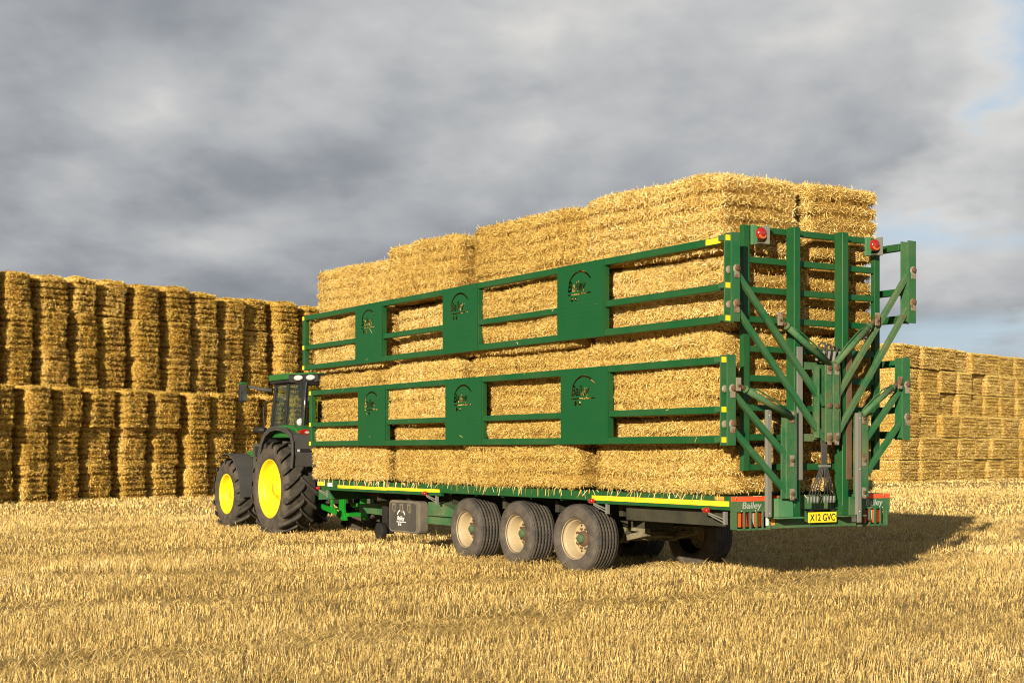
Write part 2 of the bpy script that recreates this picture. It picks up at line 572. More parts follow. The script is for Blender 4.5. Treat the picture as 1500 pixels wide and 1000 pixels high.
def track_w(x, y):
    out = np.zeros_like(x)
    wob = (vnoise(np.stack([x * 0.9, y * 0.9, 0 * x], -1), 5) - 0.5) * 0.9 + (vnoise(np.stack([x * 3.5, y * 3.5, 0 * x], -1), 15) - 0.5) * 0.3
    for pts, hw in TRACKS:
        best = np.full_like(x, 1e9)
        for (x0, y0), (x1, y1) in zip(pts[:-1], pts[1:]):
            dx, dy = x1 - x0, y1 - y0
            t = np.clip(((x - x0) * dx + (y - y0) * dy) / (dx * dx + dy * dy), 0, 1)
            best = np.minimum(best, np.hypot(x - x0 - t * dx, y - y0 - t * dy))
        out = np.maximum(out, np.clip(1.35 - (best + wob) / hw, 0, 1))
    return out


gv = [(-3000, -200, 0), (3000, -200, 0), (3000, 5000, 0), (-3000, 5000, 0)]
gme = bpy.data.meshes.new("ground")
gme.from_pydata(gv, [], [(0, 1, 2, 3)])
gme.materials.append(GROUND)
GZ = 0.045                                      # wheels have settled a little into the soil
go_ = tag(link(bpy.data.objects.new("ground", gme)), kind='structure')
go_.location.z = GZ


def build_stubble():
    Vs, Fs, Ts = [], [], []
    base = 0
    ca, sa = math.cos(R(52)), math.sin(R(52))       # direction of the drill rows
    for d0, d1, dens, wid, seed in ((6.0, 14, 1250, 0.0044, 1), (14, 22, 680, 0.0060, 2), (22, 36, 300, 0.0088, 3), (36, 62, 80, 0.020, 4), (62, 110, 16, 0.038, 5), (110, 200, 4, 0.075, 6)):
        r = np.random.default_rng(seed)
        area = 0.52 * (d1 * d1 - d0 * d0) + 10 * (d1 - d0)
        n = int(area * dens)
        gd = np.linspace(d0, d1, 200)
        cdf = np.concatenate([[0], np.cumsum((0.52 * gd + 5)[:-1])])
        D = np.interp(r.random(n) * cdf[-1], cdf, gd)
        X = (r.random(n) * 2 - 1) * (0.52 * D + 5)
        # gather into drill rows
        s = X * ca + D * sa
        q = -X * sa + D * ca
        pitch = 0.165
        row = np.round(q / pitch)
        q = np.where(r.random(n) < 0.8, row * pitch + r.normal(0, 0.026, n), q)
        X = s * ca - q * sa
        D = s * sa + q * ca
        tw = track_w(X, D)
        patch = vnoise(np.stack([X * 0.55, D * 0.55, 0 * X], -1), 3)
        patch2 = vnoise(np.stack([X * 2.1, D * 2.1, 0 * X], -1), 8)
        h = (0.020 + 0.034 * patch + 0.044 * r.random(n)) * (0.75 + 0.5 * patch2) * (1 - 0.42 * tw)
        lean = r.normal(0, 0.20, (n, 2)) + np.where(tw[:, None] > 0.4, r.normal(0, 1.2, (n, 2)), 0)
        lean[:, 0] += 0.05
        flat = r.random(n) < 0.24 + 0.28 * (patch2 > 0.60)                     # loose straws lying on the stubble
        ang = r.random(n) * 2 * math.pi
        tip = np.stack([lean[:, 0] * h, lean[:, 1] * h, h], -1)
        ll = 0.07 + 0.17 * r.random(n)
        z0 = np.zeros(n)
        tip[flat] = np.stack([np.cos(ang) * ll, np.sin(ang) * ll, 0.03 * r.normal(0, 1, n)], -1)[flat]
        z0[flat] = (0.02 + 0.09 * r.random(n))[flat] * (1 - 0.7 * tw[flat])
        B = np.stack([X, D, z0], -1)
        w = wid * (0.7 + 0.7 * r.random(n))
        a2 = r.random(n) * math.pi
        side = np.stack([np.cos(a2), np.sin(a2) * 0.6, 0 * a2], -1)
        side[flat] = np.stack([-np.sin(ang), np.cos(ang), 0 * ang], -1)[flat]
        side *= (w / 2)[:, None]
        V = np.stack([B - side, B + side, B + tip + side * 0.9, B + tip - side * 0.9], 1).reshape(-1, 3)
        Vs.append(V)
        Fs.append(np.arange(n * 4).reshape(-1, 4) + base)
        base += n * 4
        t = np.clip(r.beta(1.35, 1.1, n) + (patch - 0.5) * 0.30 - 0.05 * tw, 0, 1)
        Ts.append(t)
    me = np_mesh("stubble", np.concatenate(Vs), np.concatenate(Fs), [STUBBLE], tint=np.concatenate(Ts))
    o = link(bpy.data.objects.new("stubble", me))
    o.location.z = GZ
    tag(o, "short golden cereal stubble covering the whole field", "stubble", kind='stuff')


build_stubble()


# ------------------------------------------------------------------ bales
def rounded_points(P, half, rad):
    q = np.clip(P, -(half - rad), half - rad)
    d = P - q
    L = np.linalg.norm(d, axis=-1, keepdims=True)
    nrm = d / np.maximum(L, 1e-9)
    return q + nrm * rad, nrm


def bale_mesh(name, dims, cell, rad, bands, groove, lump, dens, slen, swid, mats, seed, shag=0.02, faces=None, bottom_straw=False):
    """straw bale, centre of its base at the origin: packed core with baling strata, covered with straws"""
    r = np.random.default_rng(seed)
    half = np.array(dims) / 2.0
    rad = np.array(rad if isinstance(rad, (tuple, list)) else (rad,) * 3)
    edges = np.linspace(-half[2], half[2], bands + 1)[1:-1] + r.normal(0, 0.012, bands - 1)

    def shape(P):
        pos, nrm = rounded_points(P, half, float(rad[0])) if np.all(rad == rad[0]) else rounded_points(P, half, rad)
        nrm = nrm / np.maximum(np.linalg.norm(nrm, axis=-1, keepdims=True), 1e-9)
        n1 = vnoise(pos * 2.2 + seed * 3.1, seed) - 0.5
        n2 = vnoise(pos * 7.0 + seed * 1.7, seed + 1) - 0.5
        n3 = vnoise(pos * 19.0, seed + 2) - 0.5
        wav = (vnoise(pos * np.array([1.3, 1.3, 0.0]) + seed, seed + 4) - 0.5) * 0.07
        g = np.zeros(len(pos))
        for k, e in enumerate(edges):
            amp = np.clip(vnoise(pos * np.array([1.6, 1.6, 0.0]) + k * 7.7, seed + 6 + k) * 1.5 - 0.1, 0.15, 1.2)
            g = np.maximum(g, amp * np.exp(-((pos[:, 2] - e - wav) / (0.026 + 0.016 * (groove > 0.06))) ** 2))
        horiz = np.sqrt(np.clip(1 - nrm[:, 2] ** 2, 0, 1))
        endness = np.clip((np.abs(pos[:, 0]) / half[0] - 0.90) / 0.08, 0, 1) if dims[0] > 2 else 0.0
        g = g * (1 + 0.9 * endness)
        d = lump * (n1 * 1.3 + n2 * 0.8) + 0.022 * n3 - groove * g * horiz
        return pos + nrm * d[:, None], nrm, g * horiz

    V, F = [], []
    base = 0
    specs = []
    for ax in range(3):
        for sg in (-1, 1):
            a, b = (ax + 1) % 3, (ax + 2) % 3
            na = max(2, int(round(dims[a] / cell)))
            nb = max(2, int(round(dims[b] / (cell * 0.6 if b == 2 else cell))))
            if a == 2:
                na = max(2, int(round(dims[a] / (cell * 0.6))))
            A, Bq = np.meshgrid(np.linspace(-half[a], half[a], na + 1), np.linspace(-half[b], half[b], nb + 1), indexing='ij')
            P = np.zeros(A.shape + (3,))
            P[..., ax] = sg * half[ax]
            P[..., a] = A
            P[..., b] = Bq
            pos, _, _ = shape(P.reshape(-1, 3))
            V.append(pos)
            idx = np.arange((na + 1) * (nb + 1)).reshape(na + 1, nb + 1) + base
            q = np.stack([idx[:-1, :-1], idx[1:, :-1], idx[1:, 1:], idx[:-1, 1:]], -1).reshape(-1, 4)
            if sg < 0:
                q = q[:, ::-1]
            F.append(q)
            base += (na + 1) * (nb + 1)
            specs.append((ax, sg, a, b))
    V = np.concatenate(V)
    F = np.concatenate(F)
    ncore = len(F)
    # straws
    SP, SN = [], []
    for ax, sg, a, b in specs:
        if ax == 2 and sg < 0:
            continue
        if faces and (ax, sg) not in faces:
            continue
        n = int(dims[a] * dims[b] * dens)
        P = np.zeros((n, 3))
        P[:, ax] = sg * half[ax]
        P[:, a] = (r.random(n) * 2 - 1) * half[a]
        P[:, b] = (r.random(n) * 2 - 1) * half[b]
        pos, nrm, gg = shape(P)
        ok = r.random(n) > np.clip(gg * (1.25 if groove > 0.06 else 0.8), 0, 0.97)
        if dims[0] > 2:
            ok &= r.random(n) > 0.65 * (np.abs(pos[:, 0]) > half[0] * 0.962)
        SP.append(pos[ok])
        SN.append(nrm[ok])
    SP = np.concatenate(SP)
    SN = np.concatenate(SN)
    n = len(SP)
    t = r.normal(0, 1, (n, 3))
    t -= SN * (t * SN).sum(1, keepdims=True)
    t /= np.linalg.norm(t, axis=1, keepdims=True)
    el = np.abs(r.normal(0, 0.33, n)) + 0.04
    wild = r.random(n) < 0.05
    el[wild] = 0.5 + 0.7 * r.random(wild.sum())
    d = t * np.cos(el)[:, None] + SN * np.sin(el)[:, None]
    L = slen * (0.45 + 1.0 * r.random(n))
    L[wild] *= 1.25
    s = np.cross(d, SN + 0.5 * r.normal(0, 1, (n, 3)))
    s /= np.maximum(np.linalg.norm(s, axis=1, keepdims=True), 1e-6)
    w = swid * (0.6 + 0.8 * r.random(n))
    s *= (w / 2)[:, None]
    p0 = SP - SN * (0.012 * r.random(n))[:, None] + SN * (shag * r.random(n) * 0.5)[:, None]
    p1 = p0 + d * L[:, None]
    SV = np.stack([p0 - s, p0 + s, p1 + s * 0.8, p1 - s * 0.8], 1).reshape(-1, 3)
    SF = np.arange(n * 4).reshape(-1, 4) + len(V)
    clump = vnoise(SP * 3.0, seed + 40) - 0.5
    tint = np.clip(r.beta(1.9, 1.7, n) + clump * 0.22, 0, 1)
    V = np.concatenate([V, SV])
    V[:, 2] += half[2]
    V[:, 2] = np.maximum(V[:, 2], -0.10)
    F = np.concatenate([F, SF])
    mi = np.concatenate([np.zeros(ncore), np.ones(n)])
    sm = np.concatenate([np.ones(ncore, bool), np.zeros(n, bool)])
    tt = np.concatenate([np.full(ncore, 0.4), tint])
    return np_mesh(name, V, F, mats, mi, sm, tt)


TH = R(31.9)
A0 = Vector((2.5, 16.73, 0))
TRAILER_RZ = math.atan2(math.cos(TH), -math.sin(TH))
MT = Matrix.Translation(A0) @ Matrix.Rotation(TRAILER_RZ, 4, 'Z')

ORD = ["first", "second", "third", "fourth", "fifth", "sixth", "seventh", "eighth", "ninth", "tenth", "eleventh", "twelfth",
       "thirteenth", "fourteenth", "fifteenth", "sixteenth", "seventeenth"]


def load_bales():
    seams = [0.08, 2.99, 6.14, 8.62, 11.68]
    zs = [1.135, 2.06, 3.03, 3.96, 4.90]
    layer = ["bottom layer", "second layer from the bottom", "third layer from the bottom", "top layer"]
    place = ["at the tail", "second from the tail", "third from the tail", "next to the tractor"]
    meshes = [bale_mesh("load_straw_bale", (2.80, 1.22, 0.94), 0.05, (0.20, 0.12, 0.10), 5, 0.055, 0.050, 6500, 0.046, 0.0060, [CORE, STRAW], 11 + k, 0.03) for k in range(8)]
    r = random.Random(4)
    k = 0
    for li in range(4):
        for ci in range(4):
            for side in (0, 1):
                me = meshes[(k * 3 + li) % 8]
                k += 1
                o = bpy.data.objects.new("straw_bale", me)
                link(o)
                L = seams[ci + 1] - seams[ci]
                u = (seams[ci] + seams[ci + 1]) / 2 + r.uniform(-0.03, 0.03)
                out = r.uniform(-0.03, 0.03) + (0.075 if (ci + li) % 2 else -0.065)
                v = (0.65 - out) if side == 0 else (1.90 + out * 0.6)
                h = zs[li + 1] - zs[li]
                if li == 3 and ci == 3:
                    h -= 0.02
                zz = zs[li] + (0.0 if li < 3 else (0.0, 0.035, 0.045, -0.02)[ci])
                p = MT @ Vector((u, -v, zz))
                o.location = p
                flip = r.random() < 0.5
                pitch = R(r.uniform(0.9, 1.7)) if li == 3 else R(r.uniform(-0.3, 0.3))
                o.rotation_euler = (0, pitch if flip else -pitch, TRAILER_RZ + (math.pi if flip else 0) + R(r.uniform(-0.9, 0.9)))
                o.scale = ((L - 0.15) / 2.80, 1.0, h / 0.94 * 0.985)
                sd_ = "near" if side == 0 else "far"
                tag(o, "golden straw bale on trailer, %s side, %s, %s" % (sd_, layer[li], place[ci]), "straw bale", "straw bales loaded on the trailer")


load_bales()


def wall_point(x, P, d):
    """distance along a wall line (through P with direction d) at which bearing x of the survey cuts it"""
    t = (x - 750) / 2146
    return (t * P[1] - P[0]) / (d[0] - t * d[1])


def stacks():
    r = random.Random(12)
    # --- the stack behind the tractor: bulging bales in columns
    old = [CORE_OLD, STRAW_OLD]
    ms = [bale_mesh("stack_straw_bale", (1.27, 2.4, 1.22), 0.055, (0.34, 0.34, 0.04 if k < 7 else 0.15), 7, 0.075, 0.11, 1700, 0.045, 0.019, old, 51 + k, 0.04,
                    faces={(0, -1), (0, 1), (1, -1), (2, 1)}) for k in range(11)]
    P = (-15.38, 44.0)
    dl = (0.545, 0.839)
    nl = (0.839, -0.545)                    # outward, towards the open field
    rz = math.atan2(dl[1], dl[0])
    lower = [-120, -70, -20, 27, 79, 126, 174, 221, 269, 308, 349, 386, 420, 452, 482, 510]
    upper = [-132, -82, -32, 18, 67, 117, 160, 203, 250, 293, 335, 375, 413, 450, 483, 513]
    layer = ["bottom layer", "second layer up", "third layer up", "fourth layer up", "fifth layer up", "top layer"]
    shown = {0: 2, 1: 3}
    k = 0
    for sec, cols, setback, z0 in ((0, lower, 0.0, 0.0), (1, upper, 0.34, 3.60)):
        for c in range(len(cols) - 1):
            s0, s1 = wall_point(cols[c], P, dl), wall_point(cols[c + 1], P, dl)
            colback = r.uniform(-0.14, 0.16)
            colw = r.uniform(0.82, 0.88)
            for l in range(3):
                w = (s1 - s0)
                s = (s0 + s1) / 2 + r.uniform(-0.03, 0.03)
                back = setback + colback + r.uniform(-0.04, 0.04) - (0.14 if l == 2 and sec == 0 else 0.0)
                x = P[0] + dl[0] * s - nl[0] * (1.2 + back)
                y = P[1] + dl[1] * s - nl[1] * (1.2 + back)
                o = link(bpy.data.objects.new("straw_bale", (ms[(k * 5 + l) % 7] if not (l == 2 and sec == 1) else ms[7 + (k * 5 + l) % 4])))
                k += 1
                o.location = (x, y, z0 + l * 1.2 + (r.uniform(-0.10, 0.06) if l == 2 and sec == 1 else 0.0))
                o.rotation_euler = (R(r.uniform(-1.2, 1.2)), R(r.uniform(-1.5, 1.5)), rz + R(r.uniform(-2, 2)))
                o.scale = (w / 1.27 * colw * r.uniform(0.985, 1.015), 1, r.uniform(0.995, 1.02))
                ci = c - shown[sec]
                where = "%s column from photo's left edge" % ORD[ci] if ci >= 0 else "%s column beyond photo's left edge" % ORD[-ci - 1]
                tag(o, "bulging bale in stack behind tractor, %s, %s" % (layer[sec * 3 + l], where), "straw bale", "straw bales in the stack behind the tractor")
    # --- the farther stack on the right: squarer, tidier bales
    mr = [bale_mesh("far_straw_bale", (1.5, 2.4, 1.18), 0.08, (0.12, 0.12, 0.07), 7, 0.075, 0.05, 1000, 0.038, 0.022, [CORE, STRAW_PALE], 81 + k, 0.04,
                    faces={(0, -1), (1, -1), (2, 1)}) for k in range(6)]
    D0 = 73.8
    P = ((1316 - 750) / 2146 * D0, D0)
    dr = (0.68, 0.733)
    nr = (0.733, -0.68)
    rz = math.atan2(dr[1], dr[0])
    lower = [1316, 1348, 1378, 1405, 1429, 1450, 1470, 1497, 1520, 1542, 1563, 1583]
    upper = [1296, 1326.4, 1354, 1381.6, 1408, 1428, 1451, 1471, 1494, 1516, 1538, 1560, 1581]
    k = 0
    for sec, cols, setback, z0 in ((0, lower, 0.0, 0.0), (1, upper, 0.22, 3.54)):
        for c in range(len(cols) - 1):
            s0, s1 = wall_point(cols[c], P, dr), wall_point(cols[c + 1], P, dr)
            if sec == 1 and c == 0:
                s0 = wall_point(1313, P, dr)
            for l in range(3):
                w = s1 - s0
                s = (s0 + s1) / 2 + r.uniform(-0.03, 0.03)
                back = setback + r.choice((-0.08, -0.02, 0.0, 0.03, 0.09, 0.2)) + r.uniform(-0.02, 0.02)
                o = link(bpy.data.objects.new("straw_bale", mr[(k * 5 + l) % 6]))
                k += 1
                o.location = (P[0] + dr[0] * s - nr[0] * (1.2 + back), P[1] + dr[1] * s - nr[1] * (1.2 + back), z0 + l * 1.18 + (r.uniform(-0.08, 0.08) if l == 2 and sec == 1 else 0.0))
                o.rotation_euler = (0, R(r.uniform(-0.6, 0.6)), rz + R(r.uniform(-2.0, 2.0)))
                o.scale = (w / 1.5 * r.uniform(0.93, 0.965), 1, 0.975)
                tag(o, "square bale in far right stack, %s, %s column from near end" % (layer[sec * 3 + l], ORD[c]),
                    "straw bale", "straw bales in the far stack")


stacks()


# ------------------------------------------------------------------ trailer
def arc_poly(cx, cz, r0, r1, a0, a1, n=14):
    """crescent: thick in the middle, thin at the ends"""
    o, i = [], []
    for k in range(n + 1):
        a = a0 + (a1 - a0) * k / n
        o.append((cx + r1 * math.cos(a), cz + r1 * math.sin(a)))
        i.append((cx + r0 * math.cos(a), cz + r0 * math.sin(a) - 0.008 * math.sin(math.pi * k / n) * 0))
    return o + i[::-1]


def logo_sheet(name, width, height, logo_mat, parent, M):
    """steel sheet with the maker's mark cut right through it (arc, name, line and two wheels)"""
    from mathutils.geometry import delaunay_2d_cdt
    polys = [[(0, 0), (width, 0), (width, height), (0, height)],
             arc_poly(width * 0.50, height - 0.42, 0.300, 0.326, R(140), R(40)),
             [(width * 0.235, height - 0.405), (width * 0.735, height - 0.405), (width * 0.735, height - 0.388), (width * 0.235, height - 0.388)]]
    for cx in (0.325, 0.41):
        polys.append([(width * cx + 0.030 * math.cos(a), height - 0.458 + 0.035 * math.sin(a)) for a in [2 * math.pi * k / 14 for k in range(14)]])
    tm = text_mesh("Bailey", 0.195, 0.18, 0.0, 0.006, 1.0)
    import bmesh
    bm = bmesh.new()
    bm.from_mesh(tm)
    bpy.data.meshes.remove(tm)
    bmesh.ops.remove_doubles(bm, verts=bm.verts, dist=1e-5)
    xs = [v.co.x for v in bm.verts]
    x0, sx = min(xs), 0.42 / (max(xs) - min(xs))
    vt, ed = [], []
    for p in polys:
        o = len(vt)
        vt += [Vector(q) for q in p]
        ed += [(o + k, o + (k + 1) % len(p)) for k in range(len(p))]
    def inside(pt, p):
        r = False
        for k in range(len(p)):
            (xa, ya), (xb, yb) = p[k], p[k - 1]
            if (ya > pt.y) != (yb > pt.y) and pt.x < (xb - xa) * (pt.y - ya) / (yb - ya) + xa:
                r = not r
        return r
    def tx(c):
        return Vector((width * 0.235 + (c.x - x0) * sx, height - 0.355 + c.y))
    o = len(vt)
    bm.verts.index_update()
    for v in bm.verts:
        vt.append(tx(v.co))
    for e in bm.edges:
        if len(e.link_faces) == 1:
            ed.append((o + e.verts[0].index, o + e.verts[1].index))
    tris = [[tx(v.co) for v in f.verts] for f in bm.faces]
    bm.free()
    V2, _, F2, _, _, _ = delaunay_2d_cdt(vt, ed, [], 0, 1e-6)
    keep = []
    for f in F2:
        c = sum((V2[i] for i in f), Vector((0, 0))) / len(f)
        if any(inside(c, p) for p in polys[1:]) or any(inside(c, t) for t in tris):
            continue
        keep.append(list(f))
    n = len(V2)
    T = 0.004
    vs = [(v.x, v.y, T) for v in V2] + [(v.x, v.y, -T) for v in V2]
    fs, cnt = [], {}
    for f in keep:
        a = sum(V2[f[k]].x * V2[f[(k + 1) % len(f)]].y - V2[f[(k + 1) % len(f)]].x * V2[f[k]].y for k in range(len(f)))
        if a < 0:
            f = f[::-1]
        fs.append(tuple(f))
        fs.append(tuple(n + i for i in f[::-1]))
        for k in range(len(f)):
            e = (f[k], f[(k + 1) % len(f)])
            cnt[e] = 1
    for a, b in list(cnt):
        if (b, a) not in cnt:
            fs.append((b, a, n + a, n + b))
    me = bpy.data.meshes.new(name)
    me.from_pydata(vs, [], fs)
    me.transform(M)
    me.materials.append(logo_mat)
    me.validate()
    return link(bpy.data.objects.new(name, me), parent)


def side_gate(root, z0, z1, zmid, u_rear, u_front, plates, v, outer, label):
    """outer = -1: left side (faces the camera), +1: right side; v = plane of the outer face"""
    dep = 0.085
    va, vb = (v, v + dep) if outer < 0 else (v - dep, v)
    m = MB()
    m.box(u_rear, u_front, va, vb, z1 - 0.085, z1)
    m.box(u_rear, u_front, va, vb, z0, z0 + 0.088)
    m.box(u_front, u_front + 0.11, va, vb, z0, z1)
    edges = sorted([p for q in plates for p in q])
    xs = [u_rear] + edges + [u_front]
    for a, b in zip(xs[::2], xs[1::2]):
        m.box(a, b, va + 0.004, vb - 0.004, zmid - 0.040, zmid + 0.040)
    for a, b in plates:
        lo, hi = min(a, b), max(a, b)
        m.box(lo, lo + 0.06, va + 0.007, vb, z0 + 0.088, z1 - 0.085)
        m.box(hi - 0.06, hi, va + 0.007, vb, z0 + 0.088, z1 - 0.085)
    g = m.build("side_gate", GREEN, root, 0.007)
    g['label'] = label
    for a, b in plates:
        lo, hi = min(a, b), max(a, b)
        if outer < 0:
            logo_sheet("logo_plate", hi - lo, z1 - z0 - 0.004, GREEN_SHEET, g, M_side(hi, v - 0.004, z0 + 0.002))
        else:
            logo_sheet("logo_plate", hi - lo, z1 - z0 - 0.004, GREEN_SHEET, g, Matrix(((1, 0, 0, lo), (0, 0, -1, -v - 0.004), (0, 1, 0, z0 + 0.002), (0, 0, 0, 1))))
    for zz in (z1 - 0.080, zmid - 0.034, z0 + 0.010):
        t = MB()
        t.box(u_front + 0.108, u_front + 0.113, va + 0.008, vb - 0.008, zz, zz + 0.07)
        t.box(u_front + 0.03, u_front + 0.105, *((va - 0.003, va + 0.001) if outer < 0 else (vb - 0.001, vb + 0.003)), zz, zz + 0.07)
        t.build("reflective_tape", TAPE_YELLOW, g)
    t = MB()
    t.box(u_rear + 0.1, u_rear + 0.42, *((va - 0.003, va + 0.001) if outer < 0 else (vb - 0.001, vb + 0.003)), z1 - 0.076, z1 - 0.010)
    if z1 > 3.5:
        t.build("reflective_tape", TAPE_YELLOW, g)
    return g


def pivot_post(g, v0, v1, z0, z1, pins, tapes, zt):
    """the two upright pivot plates at the tail of a side gate, pins through both"""
    m = MB()
    m.box(-0.262, -0.244, v0, v1, z0, z1)
    m.box(-0.150, -0.132, v0, v1, z0, z1)
    inner = (v1 - 0.012, v1) if v0 < 1 else (v0, v0 + 0.012)
    m.box(-0.244, -0.150, inner[0], inner[1], z0 + 0.02, z1 - 0.02)
    for zz in zt:
        m.box(-0.14, -0.02, v0 + 0.012, v1 - 0.012, zz + 0.004, zz + 0.066)
    p = m.build("pivot_post", GREEN_DUSTY, g, 0.004)
    if tapes:
        for zz in zt:
            t = MB()
            t.box(-0.153, -0.1502, v0 + 0.012, v1 - 0.02, zz, zz + 0.062)
            t.build("reflective_tape", TAPE_YELLOW, g)
    for zz in pins:
        b = MB()
        vc = (v0 + v1) / 2 + 0.015
        b.lathe([(0.0, 0.052), (0.008, 0.052), (0.008, 0.0)], (-0.262, vc, zz), 'u', 20, 0)
        b.box(-0.271, -0.262, vc - 0.034, vc + 0.034, zz - 0.10, zz - 0.02, 0)
        b.lathe([(0.008, 0.030), (0.030, 0.030), (0.034, 0.024), (0.034, 0.0)], (-0.262, vc, zz + 0.006), 'u', 14, 1)
        b.lathe([(0.0, 0.045), (0.012, 0.045), (0.02, 0.03), (0.02, 0.0)], (-0.150, vc - 0.02, zz), 'u', 16, 0)
        b.build("pivot_pin", [BRASSY, RUST], g)
    return p


def trailer_tyre():
    """low, wide flotation tyre with five zigzag grooves; axle along y, centre at the origin"""
    m = MB()
    Rr, hw = 0.472, 0.215
    prof, zig = [], []
    def P(a, r, mi=0, z=0.0):
        prof.append((a, r, mi)); zig.append(z)
    P(hw - 0.035, 0.262, 1)
    P(hw - 0.004, 0.285, 1); P(hw + 0.010, 0.335, 1); P(hw + 0.008, 0.385, 1); P(hw - 0.006, 0.424, 1)
    P(hw - 0.020, 0.446); P(hw - 0.048, Rr - 0.008)
    ng = 7
    for i in range(ng):
        c = hw * 0.74 * (1 - 2 * i / (ng - 1))
        crown = Rr - 0.010 * (c / hw) ** 2
        P(c + 0.0042, crown, 0, 0.004); P(c + 0.003, crown - 0.007, 0, 0.004); P(c - 0.003, crown - 0.007, 0, 0.004); P(c - 0.0042, crown, 0, 0.004)
    P(-hw + 0.048, Rr - 0.008); P(-hw + 0.020, 0.446)
    P(-hw + 0.006, 0.424, 1); P(-hw - 0.008, 0.385, 1); P(-hw - 0.010, 0.335, 1); P(-hw + 0.004, 0.285, 1); P(-hw + 0.035, 0.262, 1)
    m.lathe(prof, (0, 0, 0), 'v', 108, 0, zig)
    return m


def trailer_wheel(root, u, v, left, steer=0.0):
    w = empty("wheel", (u, -v, 0.475), (0 if left else math.pi) + R(steer), root)
    t = trailer_tyre().build("tyre", [TYRE, TYRE_SIDE], w)
    m = MB()
    m.lathe([(0.183, 0.288), (0.198, 0.287), (0.201, 0.279), (0.192, 0.269), (0.158, 0.262), (0.150, 0.250), (0.147, 0.240), (0.128, 0.238), (0.120, 0.229), (0.030, 0.216),
             (0.012, 0.207), (0.004, 0.195), (0.012, 0.178), (0.026, 0.150), (0.030, 0.100), (0.030, 0.0)], (0, 0, 0), 'v', 56)
    for k in range(10):
        a = 2 * math.pi * k / 10
        m.lathe([(0.025, 0.015), (0.056, 0.015), (0.056, 0.0)], (0.132 * math.cos(a), 0, 0.132 * math.sin(a)), 'v', 6, 1)
    m.build("rim", [CREAM, RUST], w)
    for k in range(8):
        a = 2 * math.pi * (k + 0.5) / 8
        h = MB()
        h.lathe([(0.012, 0.021), (0.0145, 0.0)], (0.178 * math.cos(a), 0, 0.178 * math.sin(a)), 'v', 12)
        h.build("hand_hole", INK, w)
    c = MB()
    c.lathe([(0.02, 0.106), (0.055, 0.102), (0.062, 0.085), (0.075, 0.080), (0.078, 0.064)], (0, 0, 0), 'v', 28, 1)
    c.lathe([(0.070, 0.063), (0.112, 0.058), (0.122, 0.048), (0.124, 0.0)], (0, 0, 0), 'v', 28, 0)
    c.build("hub_cap", [HUB_GREEN, RUST], w)
    return w


